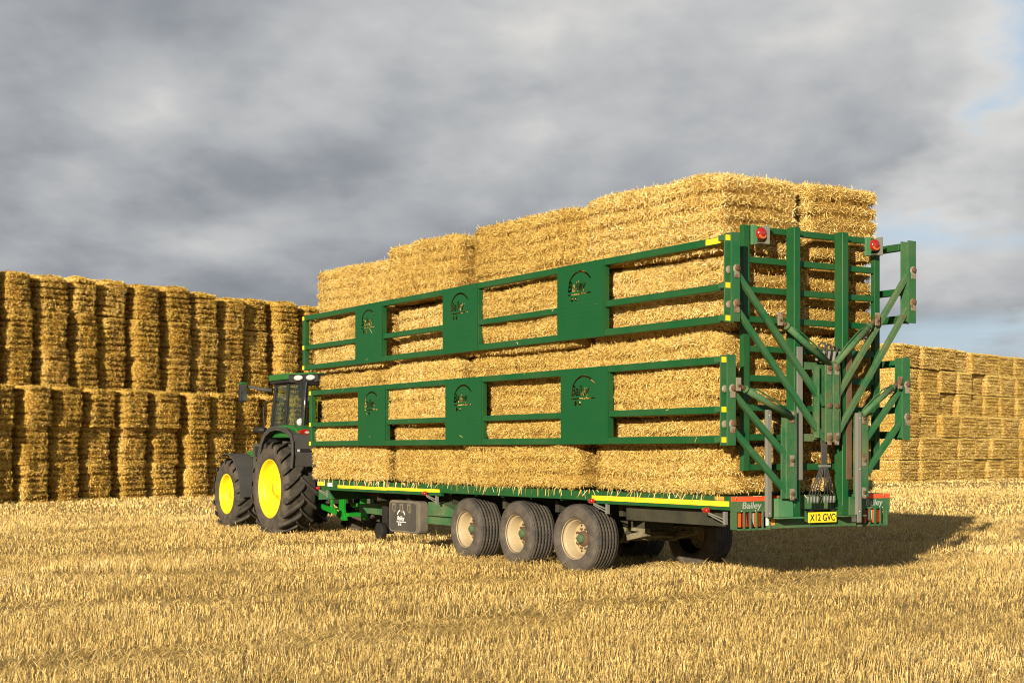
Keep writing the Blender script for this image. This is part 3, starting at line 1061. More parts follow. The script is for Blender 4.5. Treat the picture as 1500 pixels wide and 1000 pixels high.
def build_trailer():
    root = empty("bale_trailer", A0, TRAILER_RZ)
    tag(root, "green three axle bale trailer with folding side gates, loaded with straw bales", "trailer")
    # deck and side rails
    m = MB()
    m.box(0.02, 11.36, 0.004, 2.50, 1.085, 1.128)
    m.box(0.02, 2.80, 0.0, 0.06, 0.968, 1.128)
    m.box(2.80, 6.80, 0.0, 0.06, 1.005, 1.125)
    m.box(6.80, 11.36, 0.0, 0.06, 0.955, 1.118)
    m.box(0.02, 11.36, 2.46, 2.52, 0.965, 1.128)
    m.box(11.30, 11.36, 0.06, 2.46, 0.955, 1.085)
    for k in range(15):
        u = 0.5 + k * 0.76
        m.box(u, u + 0.06, 0.06, 2.46, 0.98, 1.084)
    m.build("deck", GREEN, root, 0.006)
    t = MB(); t.box(0.03, 2.76, -0.004, 0.004, 1.012, 1.072); t.build("reflective_tape", TAPE_YELLOW, root)
    t = MB(); t.box(6.84, 8.60, -0.004, 0.004, 1.008, 1.058); t.build("reflective_tape", TAPE_YELLOW, root); t = MB(); t.box(8.615, 10.50, -0.004, 0.004, 1.002, 1.052); t.build("reflective_tape", TAPE_YELLOW, root)
    t = MB(); t.box(0.12, 0.28, -0.003, 0.004, 1.082, 1.124); t.build("reflective_tape", ORANGE, root)
    t = MB(); t.box(11.05, 11.35, -0.003, 0.004, 1.03, 1.10); t.build("reflective_tape", TAPE_YELLOW, root)
    t = MB(); t.box(10.72, 10.92, -0.003, 0.004, 1.02, 1.085); t.build("sticker", WHITE, root)
    # chassis
    m = MB()
    for v in (0.80, 1.62):
        m.box(0.05, 2.2, v, v + 0.10, 0.77, 0.97)
        m.box(2.2, 9.6, v, v + 0.10, 0.62, 0.97)
        m.prism([(9.6, 0.62), (9.6, 0.97), (11.2, 0.97), (11.2, 0.88)], 'side', v, v + 0.10)
    m.box(0.06, 2.2, 0.14, 0.20, 0.77, 0.955)
    m.box(0.06, 2.2, 2.30, 2.36, 0.77, 0.955)
    for u in (1.2, 2.5, 4.0, 5.4, 7.0, 8.4, 9.5):
        m.box(u, u + 0.08, 0.30, 2.20, 0.80, 0.965)
    m.build("chassis", DARK_CHASSIS, root, 0.006)
    # axles with springs and brake chambers
    for u in (6.17, 4.75, 3.29):
        m = MB()
        m.box(u - 0.06, u + 0.06, 0.42, 2.08, 0.42, 0.54)
        for v in (0.80, 1.62):
            m.prism([(u - 0.25, 0.62), (u + 0.25, 0.62), (u + 0.08, 0.40), (u - 0.08, 0.40)], 'side', v - 0.03, v + 0.13)
            m.beam((u - 0.6, v + 0.05, 0.60), (u + 0.6, v + 0.05, 0.60), 0.08, 0.05, (0, 0, 1))
            m.beam((u + 0.02, v + 0.05, 0.44), (u - 0.62, v + 0.05, 0.56), 0.09, 0.08, (0, 0, 1))
        m.lathe([(0.0, 0.0), (0.0, 0.08), (0.12, 0.09), (0.16, 0.05), (0.16, 0.0)], (u - 0.15, 1.05, 0.62), 'u', 16)
        m.tube([(u - 0.12, 0.75, 0.46), (u - 0.35, 1.25, 0.50), (u - 0.12, 1.75, 0.46)], 0.022, 8)
        m.build("axle", AXLE, root, 0.005)
    for u, st in ((6.17, 0), (4.75, 0), (3.29, 6.5)):
        trailer_wheel(root, u, 0.27, True, st)
        trailer_wheel(root, u, 2.23, False, st)
    # mudguard bracket, toolbox, landing gear, drawbar
    m = MB()
    m.prism([(7.50, 0.845), (7.50, 0.63), (6.72, 0.63), (6.62, 0.73), (7.12, 0.845)], 'side', 0.16, 0.60)
    m.box(6.76, 7.50, 0.14, 0.62, 0.50, 0.615)
    for u in (7.0, 7.13):
        for z in (0.66, 0.80):
            m.box(u, u + 0.02, 0.152, 0.16, z, z + 0.02, 1)
    m.build("bracket", [GREEN_WORN, STEEL_BRIGHT], root, 0.006)
    tb = MB()
    pts = []
    for cu_, cz, a0 in ((8.52, 0.76, 0), (7.64, 0.76, 90), (7.64, 0.42, 180), (8.52, 0.42, 270)):
        for k in range(5):
            a = R(a0 + k * 22.5)
            pts.append((cu_ + 0.09 * math.cos(a), cz + 0.09 * math.sin(a)))
    pts = [(8.08 + (p[0] - 8.08) * 1.0, p[1]) for p in pts]
    tb.prism(pts, 'side', 0.03, 0.20)
    tbo = tb.build("toolbox", BOX_PLASTIC, root, 0.02)
    f = MB()
    f.prism([(8.08 + (p[0] - 8.08) * 0.86 + 0.03, 0.59 + (p[1] - 0.59) * 0.86) for p in pts], 'side', 0.018, 0.032)
    f.build("lid", BOX_FRONT, tbo, 0.006)
    for uu in (8.38, 8.12, 7.86):
        l = MB()
        l.prism([(uu + 0.06, 0.80), (uu - 0.045, 0.80), (uu - 0.045, 0.66), (uu - 0.02, 0.64), (uu + 0.06, 0.70)], 'side', 0.006, 0.02, 0)
        l.box(uu - 0.025, uu + 0.02, 0.000, 0.007, 0.69, 0.77, 1)
        l.build("latch", [BOX_PLASTIC, BOX_FRONT], tbo, 0.003)
    lettering("lettering", "Bailey", 0.100, WHITE, M_side(8.275, 0.017, 0.532), tbo, 0.15, 0.001, width=0.24)
    a = MB()
    a.prism(arc_poly(8.145, 0.545, 0.140, 0.160, R(150), R(30)), 'side', 0.014, 0.018)
    a.box(7.985, 8.30, 0.014, 0.018, 0.498, 0.510)
    a.box(8.21, 8.25, 0.014, 0.018, 0.445, 0.480)
    a.box(8.145, 8.185, 0.014, 0.018, 0.445, 0.480)
    a.build("emblem", WHITE, tbo)
    m = MB()
    m.prism([(9.4, 0.70), (9.4, 0.86), (10.1, 0.90), (10.45, 0.72), (11.9, 0.66), (11.9, 0.50), (9.9, 0.46)], 'side', 1.08, 1.44)
    m.prism([(10.15, 0.80), (10.15, 0.90), (10.75, 0.90), (10.80, 0.74)], 'side', 0.90, 1.62)
    m.beam((9.6, 0.85, 0.62), (11.3, 1.2, 0.58), 0.12, 0.14, (0, 0, 1))
    m.beam((9.6, 1.67, 0.62), (11.3, 1.32, 0.58), 0.12, 0.14, (0, 0, 1))
    m.build("drawbar", GREEN_WORN, root, 0.01)
    m = MB()
    m.box(10.3, 10.5, 0.86, 1.0, 0.18, 0.86)
    m.lathe([(0, 0.0), (0, 0.15), (0.10, 0.15), (0.10, 0.0)], (10.4, 0.84, 0.23), 'v', 24)
    m.build("jockey_wheel", BLACK, root, 0.006)
    m = MB()
    m.box(11.9, 12.15, 1.20, 1.32, 0.50, 0.62)
    m.lathe([(-0.03, 0.04), (-0.03, 0.09), (0.03, 0.09), (0.03, 0.04), (-0.03, 0.04)], (12.2, 1.26, 0.56), 'z', 20)
    m.build("towing_eye", DARK_CHASSIS, root, 0.005)
    m = MB()
    m.prism([(11.36, 0.955), (11.36, 0.77), (10.72, 0.80), (11.0, 0.955)], 'side', 0.02, 0.06)
    m.box(11.34, 11.36, 0.06, 2.46, 0.77, 0.955)
    m.build("front_panel", GREEN_DUSTY, root, 0.004)
    # side marker lamps on brackets
    for u, z in ((0.36, 0.96), (2.68, 1.0), (7.2, 0.99), (11.2, 0.985)):
        b = MB()
        b.beam((u - 0.22, 0.03, z - 0.10), (u, -0.05, z - 0.02), 0.03, 0.012, (0, 0, 1))
        b.beam((u - 0.22, 0.03, z - 0.14), (u - 0.02, -0.045, z - 0.045), 0.02, 0.012, (0, 0, 1))
        b.box(u - 0.245, u - 0.205, 0.01, 0.05, z - 0.16, z - 0.01)
        bo = b.build("marker_bracket", GALV, root)
        l = MB()
        l.lathe([(-0.045, 0.0), (-0.045, 0.028), (0.0, 0.034), (0.04, 0.034), (0.052, 0.02), (0.052, 0.0)], (u + 0.02, -0.055, z), 'u', 14)
        l.build("marker_lamp", RED_LENS, bo)
    # tail plate: cut-outs with lamps behind bars
    m = MB()
    m.box(0.0, 0.012, 0.002, 2.548, 0.946, 1.128)
    m.box(0.0, 0.012, 0.580, 1.975, 0.745, 0.946)
    m.prism([(0.002, 0.946), (0.095, 0.946), (0.095, 0.748), (0.002, 0.748)], 'rear', 0.0, 0.012)
    m.prism([(2.455, 0.946), (2.548, 0.946), (2.49, 0.745), (2.455, 0.745)], 'rear', 0.0, 0.012)
    for base in (0.095, 2.0):
        for k in range(5):
            v = base + 0.055 + k * 0.0925 if k < 4 else base + 0.44
            m.box(-0.022, 0.0, v + 0.03, v + 0.048, 0.735, 0.95)
        m.box(-0.022, 0.012, base, base + 0.485, 0.735, 0.757)
        m.box(0.0, 0.012, base + 0.44, base + 0.485, 0.757, 0.946)
        m.box(0.06, 0.07, base, base + 0.485, 0.745, 0.95, 1)
    for v in (0.16, 0.37, 2.02, 2.22, 2.42):
        m.lathe([(0, 0.008), (0.008, 0.008), (0.008, 0.0)], (0.0, v, 0.958), 'u', 8, 2)
    bp = m.build("tail_plate", [GREEN_WORN, INK, STEEL_BRIGHT], root, 0.003)
    lens = [AMBER_LENS, RED_LENS, DARKRED_LENS, AMBER_LENS, RED_LENS]
    for base in (0.095, 2.0):
        for k in range(5):
            v = base + 0.0 + k * 0.0925
            if k == 4:
                b = MB(); b.box(0.03, 0.058, v + 0.02, v + 0.062, 0.775, 0.925)
                b.build("tail_light", lens[k], bp, 0.006)
                continue
            b = MB()
            b.box(0.02, 0.058, v + 0.008, v + 0.080, 0.77, 0.935)
            b.build("tail_light", lens[k], bp, 0.008)
            if k in (1, 2):
                t = MB()
                t.prism([(v + 0.012, 0.775), (v + 0.072, 0.775), (v + 0.062, 0.90)] if k == 1 else [(v + 0.02, 0.93), (v + 0.076, 0.93), (v + 0.076, 0.80)], 'rear', 0.016, 0.021)
                t.build("reflector", TAPE_RED if k == 1 else CLEAR_LENS, bp)
    t = MB(); t.box(-0.003, 0.001, 0.004, 0.30, 1.070, 1.126); t.box(-0.003, 0.001, 0.30, 0.72, 1.070, 1.126); t.build("reflective_tape", TAPE_RED, bp)
    t = MB(); t.box(-0.003, 0.001, 2.03, 2.545, 1.072, 1.126); t.build("reflective_tape", TAPE_RED, bp)
    lettering("lettering", "Bailey", 0.108, GREY_LETTER, M_rear(-0.003, 0.17, 0.986), bp, 0.12, 0.0008, width=0.29)
    lettering("lettering", "Bailey", 0.108, GREY_LETTER, M_rear(-0.003, 2.13, 0.986), bp, 0.12, 0.0008, width=0.29)
    t = MB(); t.box(-0.003, 0.001, 0.525, 0.60, 0.785, 0.872, 0); t.box(-0.003, 0.001, 0.602, 0.662, 0.785, 0.872, 1); t.build("sticker", [WHITE, ORANGE], bp)
    t = MB(); t.box(-0.003, 0.001, 1.895, 1.975, 0.79, 0.872, 0); t.build("sticker", [WHITE], bp)
    np_ = MB(); np_.box(-0.075, -0.068, 1.125, 1.575, 0.802, 0.925); np_.box(-0.068, -0.001, 1.20, 1.23, 0.83, 0.90); np_.box(-0.068, -0.001, 1.47, 1.50, 0.83, 0.90)
    npo = np_.build("number_plate", TAPE_YELLOW, root, 0.002)
    lettering("lettering", "X12 GVC", 0.118, INK, M_rear(-0.0765, 1.145, 0.822), npo, 0.0, 0.001, width=0.405)
    m = MB(); m.box(-0.09, -0.001, 1.10, 1.60, 0.955, 0.965); m.box(-0.085, -0.02, 1.14, 1.19, 0.93, 0.955); m.box(-0.085, -0.02, 1.50, 1.55, 0.93, 0.955)
    m.build("plate_lamp", BLACK, root, 0.003)
    # rear ladder gate
    m = MB()
    m.box(-0.02, 0.045, 0.165, 0.265, 1.42, 4.245)
    m.box(-0.02, 0.045, 2.265, 2.355, 1.42, 4.10)
    for z in (4.17, 3.815, 3.47, 3.13, 2.79, 2.45, 2.11, 1.77, 1.425):
        m.box(-0.012, 0.040, 0.265, 2.265, z, z + 0.072)
    rg = m.build("rear_gate", GREEN, root, 0.006)
    for v in (0.39, 2.21):
        b = MB()
        b.box(-0.06, -0.021, v - 0.115, v - 0.045, 4.02, 4.245, 0)
        b.box(-0.13, -0.021, v + 0.075, v + 0.082, 4.035, 4.25, 1)
        b.box(-0.13, -0.021, v - 0.075, v + 0.082, 4.026, 4.034, 1)
        bo = b.build("lamp_bracket", [GREEN_FADED, GALV], rg)
        l = MB()
        l.lathe([(-0.0, 0.0), (0.0, 0.070), (0.05, 0.070), (0.070, 0.061), (0.082, 0.040), (0.086, 0.0)], (-0.03, v, 4.15), 'u', 24, 0)
        l.build("beacon_lamp", [RED_LENS], rg)
        l = MB()
        l.prism([(v + 0.055 * math.cos(a), 4.118 + 0.034 * math.sin(a)) for a in [2 * math.pi * k / 14 for k in range(14)]], 'rear', -0.111, -0.09)
        l.build("beacon_lens", AMBER_LENS, rg, 0.008)
    # two masts
    for v, zt in ((0.815, 4.25), (1.585, 4.25)):
        m = MB()
        m.box(-0.16, -0.03, v, v + 0.10, 0.885, zt)
        m.box(-0.163, -0.158, v + 0.001, v + 0.009, 1.0, zt - 0.01, 1)
        mo = m.build("mast", [GREEN, GREEN_FADED], root, 0.006)
    for v, mt in ((0.85, GALV), (1.64, RUST)):
        m = MB()
        m.box(-0.180, -0.162, v, v + 0.085, 1.31, 2.86)
        m.build("slide_strip", mt, root, 0.004)
    for z in (2.60, 1.76):
        m = MB()
        m.box(-0.13, -0.05, 0.915, 1.585, z, z + 0.09)
        m.build("cross_member", GREEN_WORN, root, 0.006)
    # mast shoes
    for v0, v1 in ((0.56, 0.80), (1.69, 1.93)):
        m = MB()
        m.box(-0.17, -0.0, v0, v1, 0.885, 1.10)
        m.box(-0.20, -0.0, v0 - 0.02, v1 + 0.14 if v0 < 1 else v1 + 0.02, 0.865, 0.884)
        m.box(-0.205, -0.0, v0 - 0.14 if v0 > 1 else v0 - 0.021, v0, 0.866, 0.883)
        m.build("mast_shoe", GREEN_FADED if v0 < 1 else GREEN_WORN, root, 0.005)
    # carriages
    m = MB()
    for v in (1.195, 1.315):
        m.prism([(v, 2.70), (v + 0.11, 2.70), (v + 0.118, 2.62), (v + 0.10, 2.50), (v + 0.10, 2.32), (v + 0.118, 2.20), (v + 0.10, 2.08), (v + 0.10, 1.92), (v + 0.115, 1.80), (v + 0.10, 1.752),
                 (v, 1.752), (v + 0.004, 2.2)], 'rear', -0.285, -0.262)
    m.box(-0.262, -0.17, 1.10, 1.125, 1.80, 2.64)
    m.box(-0.262, -0.17, 1.44, 1.46, 1.80, 2.64)
    m.box(-0.19, -0.165, 1.10, 1.46, 1.78, 2.66)
    cg = m.build("carriage", GREEN_WORN, root, 0.005)
    for v in (1.25, 1.37):
        for z, big in ((2.62, 1), (2.18, 0), (1.80, 1)):
            b = MB()
            if big:
                b.prism([(v - 0.035, z + 0.06), (v + 0.035, z + 0.06), (v + 0.03, z - 0.08), (v - 0.03, z - 0.08)], 'rear', -0.294, -0.285, 0)
            b.lathe([(0.0, 0.034), (0.018, 0.034), (0.022, 0.026), (0.022, 0.0)], (-0.285, v, z), 'u', 14, 1)
            b.build("pivot_pin", [BRASSY, RUST], cg)
    for v0, sg in ((0.615, -1), (1.765, 1)):
        m = MB()
        m.box(-0.255, -0.238, v0, v0 + 0.16, 1.10, 2.12)
        m.box(-0.238, -0.16, v0 - 0.0 if sg < 0 else v0 + 0.145, v0 + 0.015 if sg < 0 else v0 + 0.16, 1.10, 2.10)
        m.box(-0.238, -0.16, v0 + 0.145 if sg < 0 else v0, v0 + 0.16 if sg < 0 else v0 + 0.015, 1.10, 2.10)
        m.box(-0.235, -0.215, v0 - 0.06, v0, 1.10, 1.92)
        c = m.build("carriage", GREEN_WORN, root, 0.005)
        for z in (2.04, 1.54, 1.155):
            b = MB()
            vc = v0 + 0.08
            b.prism([(vc - 0.033, z + 0.06), (vc + 0.033, z + 0.06), (vc + 0.03, z - 0.07), (vc - 0.03, z - 0.07)], 'rear', -0.264, -0.255, 0)
            b.lathe([(0.008, 0.024), (0.02, 0.024), (0.024, 0.018), (0.024, 0.0)], (-0.255, vc, z), 'u', 12, 1)
            b.build("pivot_pin", [BRASSY, RUST], c)
    # linkage arms: (v,z) ends
    arms = [((-0.14, 3.69), (1.23, 2.19), GREEN_DUSTY), ((-0.14, 3.285), (1.23, 1.78), GREEN_DUSTY),
            ((2.65, 3.84), (1.40, 2.24), GREEN_WORN), ((2.66, 3.44), (1.40, 1.80), GREEN_WORN),
            ((-0.19, 2.335), (0.66, 1.57), GREEN_DUSTY), ((-0.19, 1.915), (0.66, 1.16), GREEN_DUSTY),
            ((2.53, 2.43), (1.76, 1.63), GREEN_DUSTY), ((2.54, 2.04), (1.76, 1.22), GREEN_DUSTY)]
    for (a, b, mt) in arms:
        m = MB()
        m.beam((-0.215, a[0], a[1]), (-0.215, b[0], b[1]), 0.066, 0.056, (1, 0, 0))
        m.build("linkage_arm", mt, root, 0.007)
    rams = [((0.47, 3.16), (1.26, 2.66)), ((2.02, 3.23), (1.36, 2.67)), ((-0.15, 2.40), (0.66, 2.04)), ((2.40, 2.48), (1.80, 2.08))]
    for a, b in rams:
        m = MB()
        av, bv = Vector((-0.275, a[0], a[1])), Vector((-0.275, b[0], b[1]))
        q = av.lerp(bv, 0.14)
        m.tube([tuple(q), tuple(bv)], 0.037, 16)
        q2 = av.lerp(bv, 0.18)
        m.tube([tuple(q2), tuple(av.lerp(bv, 0.155))], 0.043, 16)
        ro = m.build("hydraulic_ram", GREEN_WORN, root)
        r = MB(); r.tube([tuple(av), tuple(av.lerp(bv, 0.2))], 0.024, 12)
        r.build("piston_rod", RUST, ro)
        b_ = MB()
        b_.prism([(a[0] - 0.03, a[1] + 0.07), (a[0] + 0.035, a[1] + 0.07), (a[0] + 0.035, a[1] - 0.08), (a[0] - 0.03, a[1] - 0.08)], 'rear', -0.31, -0.295, 0)
        b_.lathe([(0.0, 0.018), (0.012, 0.018), (0.012, 0.0)], (-0.31, a[0], a[1] - 0.02), 'u', 10, 1)
        b_.build("pivot_pin", [BRASSY, RUST], ro)
        h = MB()
        up = Vector((0, 0, 0.06))
        h.tube([tuple(av.lerp(bv, 0.22) + up * 0.5), tuple(av.lerp(bv, 0.4) + up * 1.3), tuple(av.lerp(bv, 0.7) + up * 1.3), tuple(av.lerp(bv, 1.0) + up * 0.8)], 0.010, 8)
        h.build("hydraulic_pipe", GREEN_DUSTY, ro)
    # loose steel posts standing at the tail
    for v, z1, ub in ((0.392, 2.12, -0.165), (1.715, 2.10, -0.268)):
        m = MB(); m.box(ub - 0.012, ub, v, v + 0.066, 0.89 if v < 1 else 0.80, z1); m.box(ub, ub + 0.035, v, v + 0.008, 0.89, z1)
        for z in (0.93, 1.43, z1 - 0.06):
            m.lathe([(0, 0.010), (0.006, 0.010), (0.006, 0.0)], (ub - 0.012, v + 0.04, z), 'u', 8, 1)
        m.build("steel_post", [GALV, STEEL_BRIGHT], root, 0.003)
    # hydraulic hoses
    rr = random.Random(3)
    for k in range(8):
        v_end = 1.00 + k * 0.05 + (0.06 if k > 3 else 0)
        m = MB()
        m.tube([(-0.19, 1.20 + 0.012 * k, 1.86), (-0.215, 1.195 + 0.012 * k, 1.70), (-0.22, 1.20 + 0.010 * k, 1.50), (-0.21, (1.20 + v_end + 0.012 * k) / 2, 1.30), (-0.20, v_end, 1.12)], 0.0085, 8)
        m.tube([(-0.20, v_end, 1.12), (-0.198, v_end - 0.004, 1.04)], 0.014, 8, 1)
        m.build("hydraulic_hose", [HOSE, GALV], root)
    m = MB(); m.box(-0.24, -0.19, 1.17, 1.32, 1.46, 1.485); m.build("hose_clamp", GALV, root)
    for k in range(4):
        v = 1.15 + 0.085 * k
        m = MB()
        pts = []
        for j in range(9):
            a = math.pi * j / 8
            pts.append((-0.20 + 0.02 * math.sin(a * 2 + k), v + 0.07 * (1 - math.cos(a)), 2.70 + (0.20 - 0.02 * k) * math.sin(a) + 0.04 * j / 8))
        m.tube(pts, 0.012, 8, 0)
        m.build("hydraulic_hose", [HOSE], root)
    m = MB()
    m.box(-0.20, -0.14, 1.19, 1.44, 2.72, 2.80)
    for k in range(5):
        m.tube([(-0.21, 1.12 + 0.09 * k, 2.70), (-0.21, 1.16 + 0.085 * k, 2.82)], 0.02, 8, 1)
    m.build("valve_block", [BLACK, GALV], root, 0.004)
    # side gates
    g = side_gate(root, 3.108, 4.092, 3.516, -0.12, 11.64, [(2.32, 3.384), (5.478, 6.515), (8.546, 9.539)], -0.12, -1, "upper near-side gate with three cut-out plates")
    pivot_post(g, -0.218, -0.088, 3.098, 4.10, (3.69, 3.30), True, (4.020, 3.485, 3.115))
    g = side_gate(root, 1.735, 2.728, 2.118, -0.05, 11.35, [(2.23, 3.302), (5.361, 6.431), (8.424, 9.434)], -0.12, -1, "lower near-side gate with three cut-out plates")
    pivot_post(g, -0.276, -0.150, 1.71, 2.725, (2.345, 1.95), True, (2.645, 2.085, 1.742))
    g = side_gate(root, 3.22, 4.19, 3.60, -0.12, 11.64, [(2.32, 3.384), (5.478, 6.515), (8.546, 9.539)], 2.66, 1, "upper far-side gate")
    pivot_post(g, 2.588, 2.724, 3.21, 4.215, (3.85, 3.46), False, (4.11, 3.56, 3.23))
    g = side_gate(root, 1.80, 2.76, 2.15, -0.05, 11.35, [(2.23, 3.302), (5.361, 6.431), (8.424, 9.434)], 2.62, 1, "lower far-side gate")
    pivot_post(g, 2.492, 2.620, 1.785, 2.785, (2.45, 2.06), False, (2.69, 2.12, 1.82))



def loose_straw():
    r = np.random.default_rng(77)
    V, F = [], []
    n = 300
    u = 0.1 + 11.2 * r.random(n)
    kind = r.random(n)
    for i in range(n):
        if kind[i] < 0.75:                       # along the deck edge, some hanging over it
            p = Vector((u[i], 0.008 * r.random(), 1.135 + 0.02 * r.random()))
            d = Vector((r.normal(0, 0.5), 0.05 + 0.15 * r.random(), -0.6 - 0.5 * r.random()))
            L = 0.05 + 0.09 * r.random()
        elif kind[i] < 0.80:                     # on the tail plate and the shoes
            p = Vector((-0.008, -2.5 * r.random(), 1.130))
            d = Vector((-0.4 - 0.5 * r.random(), r.normal(0, 0.6), 0.3 * r.normal(0, 1) - 0.3))
            L = 0.05 + 0.10 * r.random()
        else:                                    # caught on the gate rails
            zz = (3.204, 3.562, 4.096, 2.732, 2.165, 1.827)[r.integers(6)]
            p = Vector((u[i], 0.10 + 0.01 * r.random(), zz))
            d = Vector((r.normal(0, 1.0), 0.5 * r.random(), r.normal(0, 0.35)))
            L = 0.04 + 0.09 * r.random()
        d.normalize()
        s = d.cross(Vector(r.normal(0, 1, 3))).normalized() * 0.0035
        q = p + d * L
        o = len(V)
        V += [p - s, p + s, q + s, q - s]
        F.append((o, o + 1, o + 2, o + 3))
    V = np.array([MT @ v for v in V])
    me = np_mesh("loose_straw", V, np.array(F), [STRAW], tint=r.random(len(F)))
    tag(link(bpy.data.objects.new("loose_straw", me)), "loose straws hanging over the trailer deck edge and caught on its rails", "straw", kind='stuff')


build_trailer()
loose_straw()


# ------------------------------------------------------------------ tractor
def tractor_tyre(Rt, hw, rim_r, nlug, lug_h, lug_w):
    m = MB()
    Rc = Rt - lug_h
    side = Rc - rim_r
    prof = [(hw - 0.05, rim_r - 0.02, 1), (hw - 0.015, rim_r + 0.005, 1), (hw + 0.012, rim_r + side * 0.35, 1), (hw + 0.012, rim_r + side * 0.65, 1), (hw - 0.02, Rc - 0.035, 1),
            (hw - 0.07, Rc - 0.008), (0, Rc), (-hw + 0.07, Rc - 0.008), (-hw + 0.02, Rc - 0.035, 1), (-hw - 0.012, rim_r + side * 0.65, 1), (-hw - 0.012, rim_r + side * 0.35, 1),
            (-hw + 0.015, rim_r + 0.005, 1), (-hw + 0.05, rim_r - 0.02, 1)]
    m.lathe(prof, (0, 0, 0), 'v', 80)
    lag = 0.62 * hw / 0.325 / Rt * 0.92 * 0.60
    for sg in (-1, 1):
        for k in range(nlug):
            phi0 = 2 * math.pi * (k + (0.25 if sg > 0 else -0.25)) / nlug
            rings = []
            steps = 7
            for i in range(steps + 1):
                s = i / steps
                y = sg * (-0.03 + s * (hw + 0.055))
                ph = phi0 - lag * (s ** 0.85)
                lw = lug_w * (0.82 + 0.35 * s)
                top = Rt - 0.012 * s - (0.05 * max(0, s - 0.86) / 0.14 * 0.6)
                bot = Rc - 0.012 - (0.06 * max(0, s - 0.8) / 0.2)
                ring = []
                for w_, r_ in ((-0.62, bot), (-0.42, top), (0.42, top), (0.62, bot)):
                    a = ph + w_ * lw / Rt
                    ring.append((-r_ * math.cos(a), y, r_ * math.sin(a)))
                rings.append(ring)
            vs = [p for r_ in rings for p in r_]
            fs = []
            for i in range(steps):
                for j in range(4):
                    j2 = (j + 1) % 4
                    fs.append((i * 4 + j, i * 4 + j2, i * 4 + 4 + j2, i * 4 + 4 + j))
            fs += [(3, 2, 1, 0), tuple(steps * 4 + q for q in range(4))]
            m.add(vs, fs, 0, False)
    return m


def tractor_wheel(root, x, v, Rt, hw, rim_r, nlug, lug_h, lug_w, left):
    w = empty("wheel", (x, -v, Rt - 0.01), 0 if left else math.pi, root)
    m = tractor_tyre(Rt, hw, rim_r, nlug, lug_h, lug_w)
    if not left:
        m.v = [(-p[0], p[1], p[2]) for p in m.v]
    m.build("tyre", [TRACTOR_TYRE, TRACTOR_TYRE_SIDE], w, 0.004)
    k = rim_r / 0.575
    r = MB()
    r.lathe([(hw - 0.10, rim_r - 0.035), (hw - 0.035, rim_r - 0.005), (hw - 0.018, rim_r - 0.002), (hw - 0.014, rim_r - 0.018), (hw - 0.06, rim_r - 0.04), (hw - 0.14, rim_r - 0.055),
             (hw - 0.165, 0.47 * k), (hw - 0.17, 0.43 * k), (hw - 0.20, 0.40 * k), (hw - 0.225, 0.30 * k), (hw - 0.23, 0.22 * k), (hw - 0.20, 0.20 * k), (hw - 0.20, 0.15 * k),
             (hw - 0.12, 0.13 * k), (hw - 0.12, 0.0)], (0, 0, 0), 'v', 64)
    for i in range(10):
        a = 2 * math.pi * i / 10
        r.lathe([(hw - 0.235, 0.017), (hw - 0.20, 0.017), (hw - 0.20, 0.0)], (0.255 * k * math.cos(a), 0, 0.255 * k * math.sin(a)), 'v', 6)
    r.build("rim", YELLOW_PAINT, w)
    return w


def sheet(path, v0, v1, th, m, mi=0):
    """curved sheet: path of (x,z) swept from v0 to v1"""
    n = len(path)
    outer, inner = [], []
    for i, p in enumerate(path):
        a, b = path[max(i - 1, 0)], path[min(i + 1, n - 1)]
        d = Vector((b[0] - a[0], b[1] - a[1])).normalized()
        nn = Vector((-d.y, d.x))
        outer.append(p)
        inner.append((p[0] - nn.x * th, p[1] - nn.y * th))
    vs = []
    for v in (v0, v1):
        vs += [(q[0], -v, q[1]) for q in outer] + [(q[0], -v, q[1]) for q in inner]
    fs = []
    for i in range(n - 1):
        o0, o1, i0, i1 = i, i + 1, n + i, n + i + 1
        O0, O1, I0, I1 = o0 + 2 * n, o1 + 2 * n, i0 + 2 * n, i1 + 2 * n
        fs += [(o0, o1, O1, O0), (i0, I0, I1, i1), (o0, i0, i1, o1), (O0, O1, I1, I0)]
    fs += [(0, 2 * n, 3 * n, n), (n - 1, 2 * n - 1, 4 * n - 1, 3 * n - 1)]
    m.add(vs, fs, mi, False)


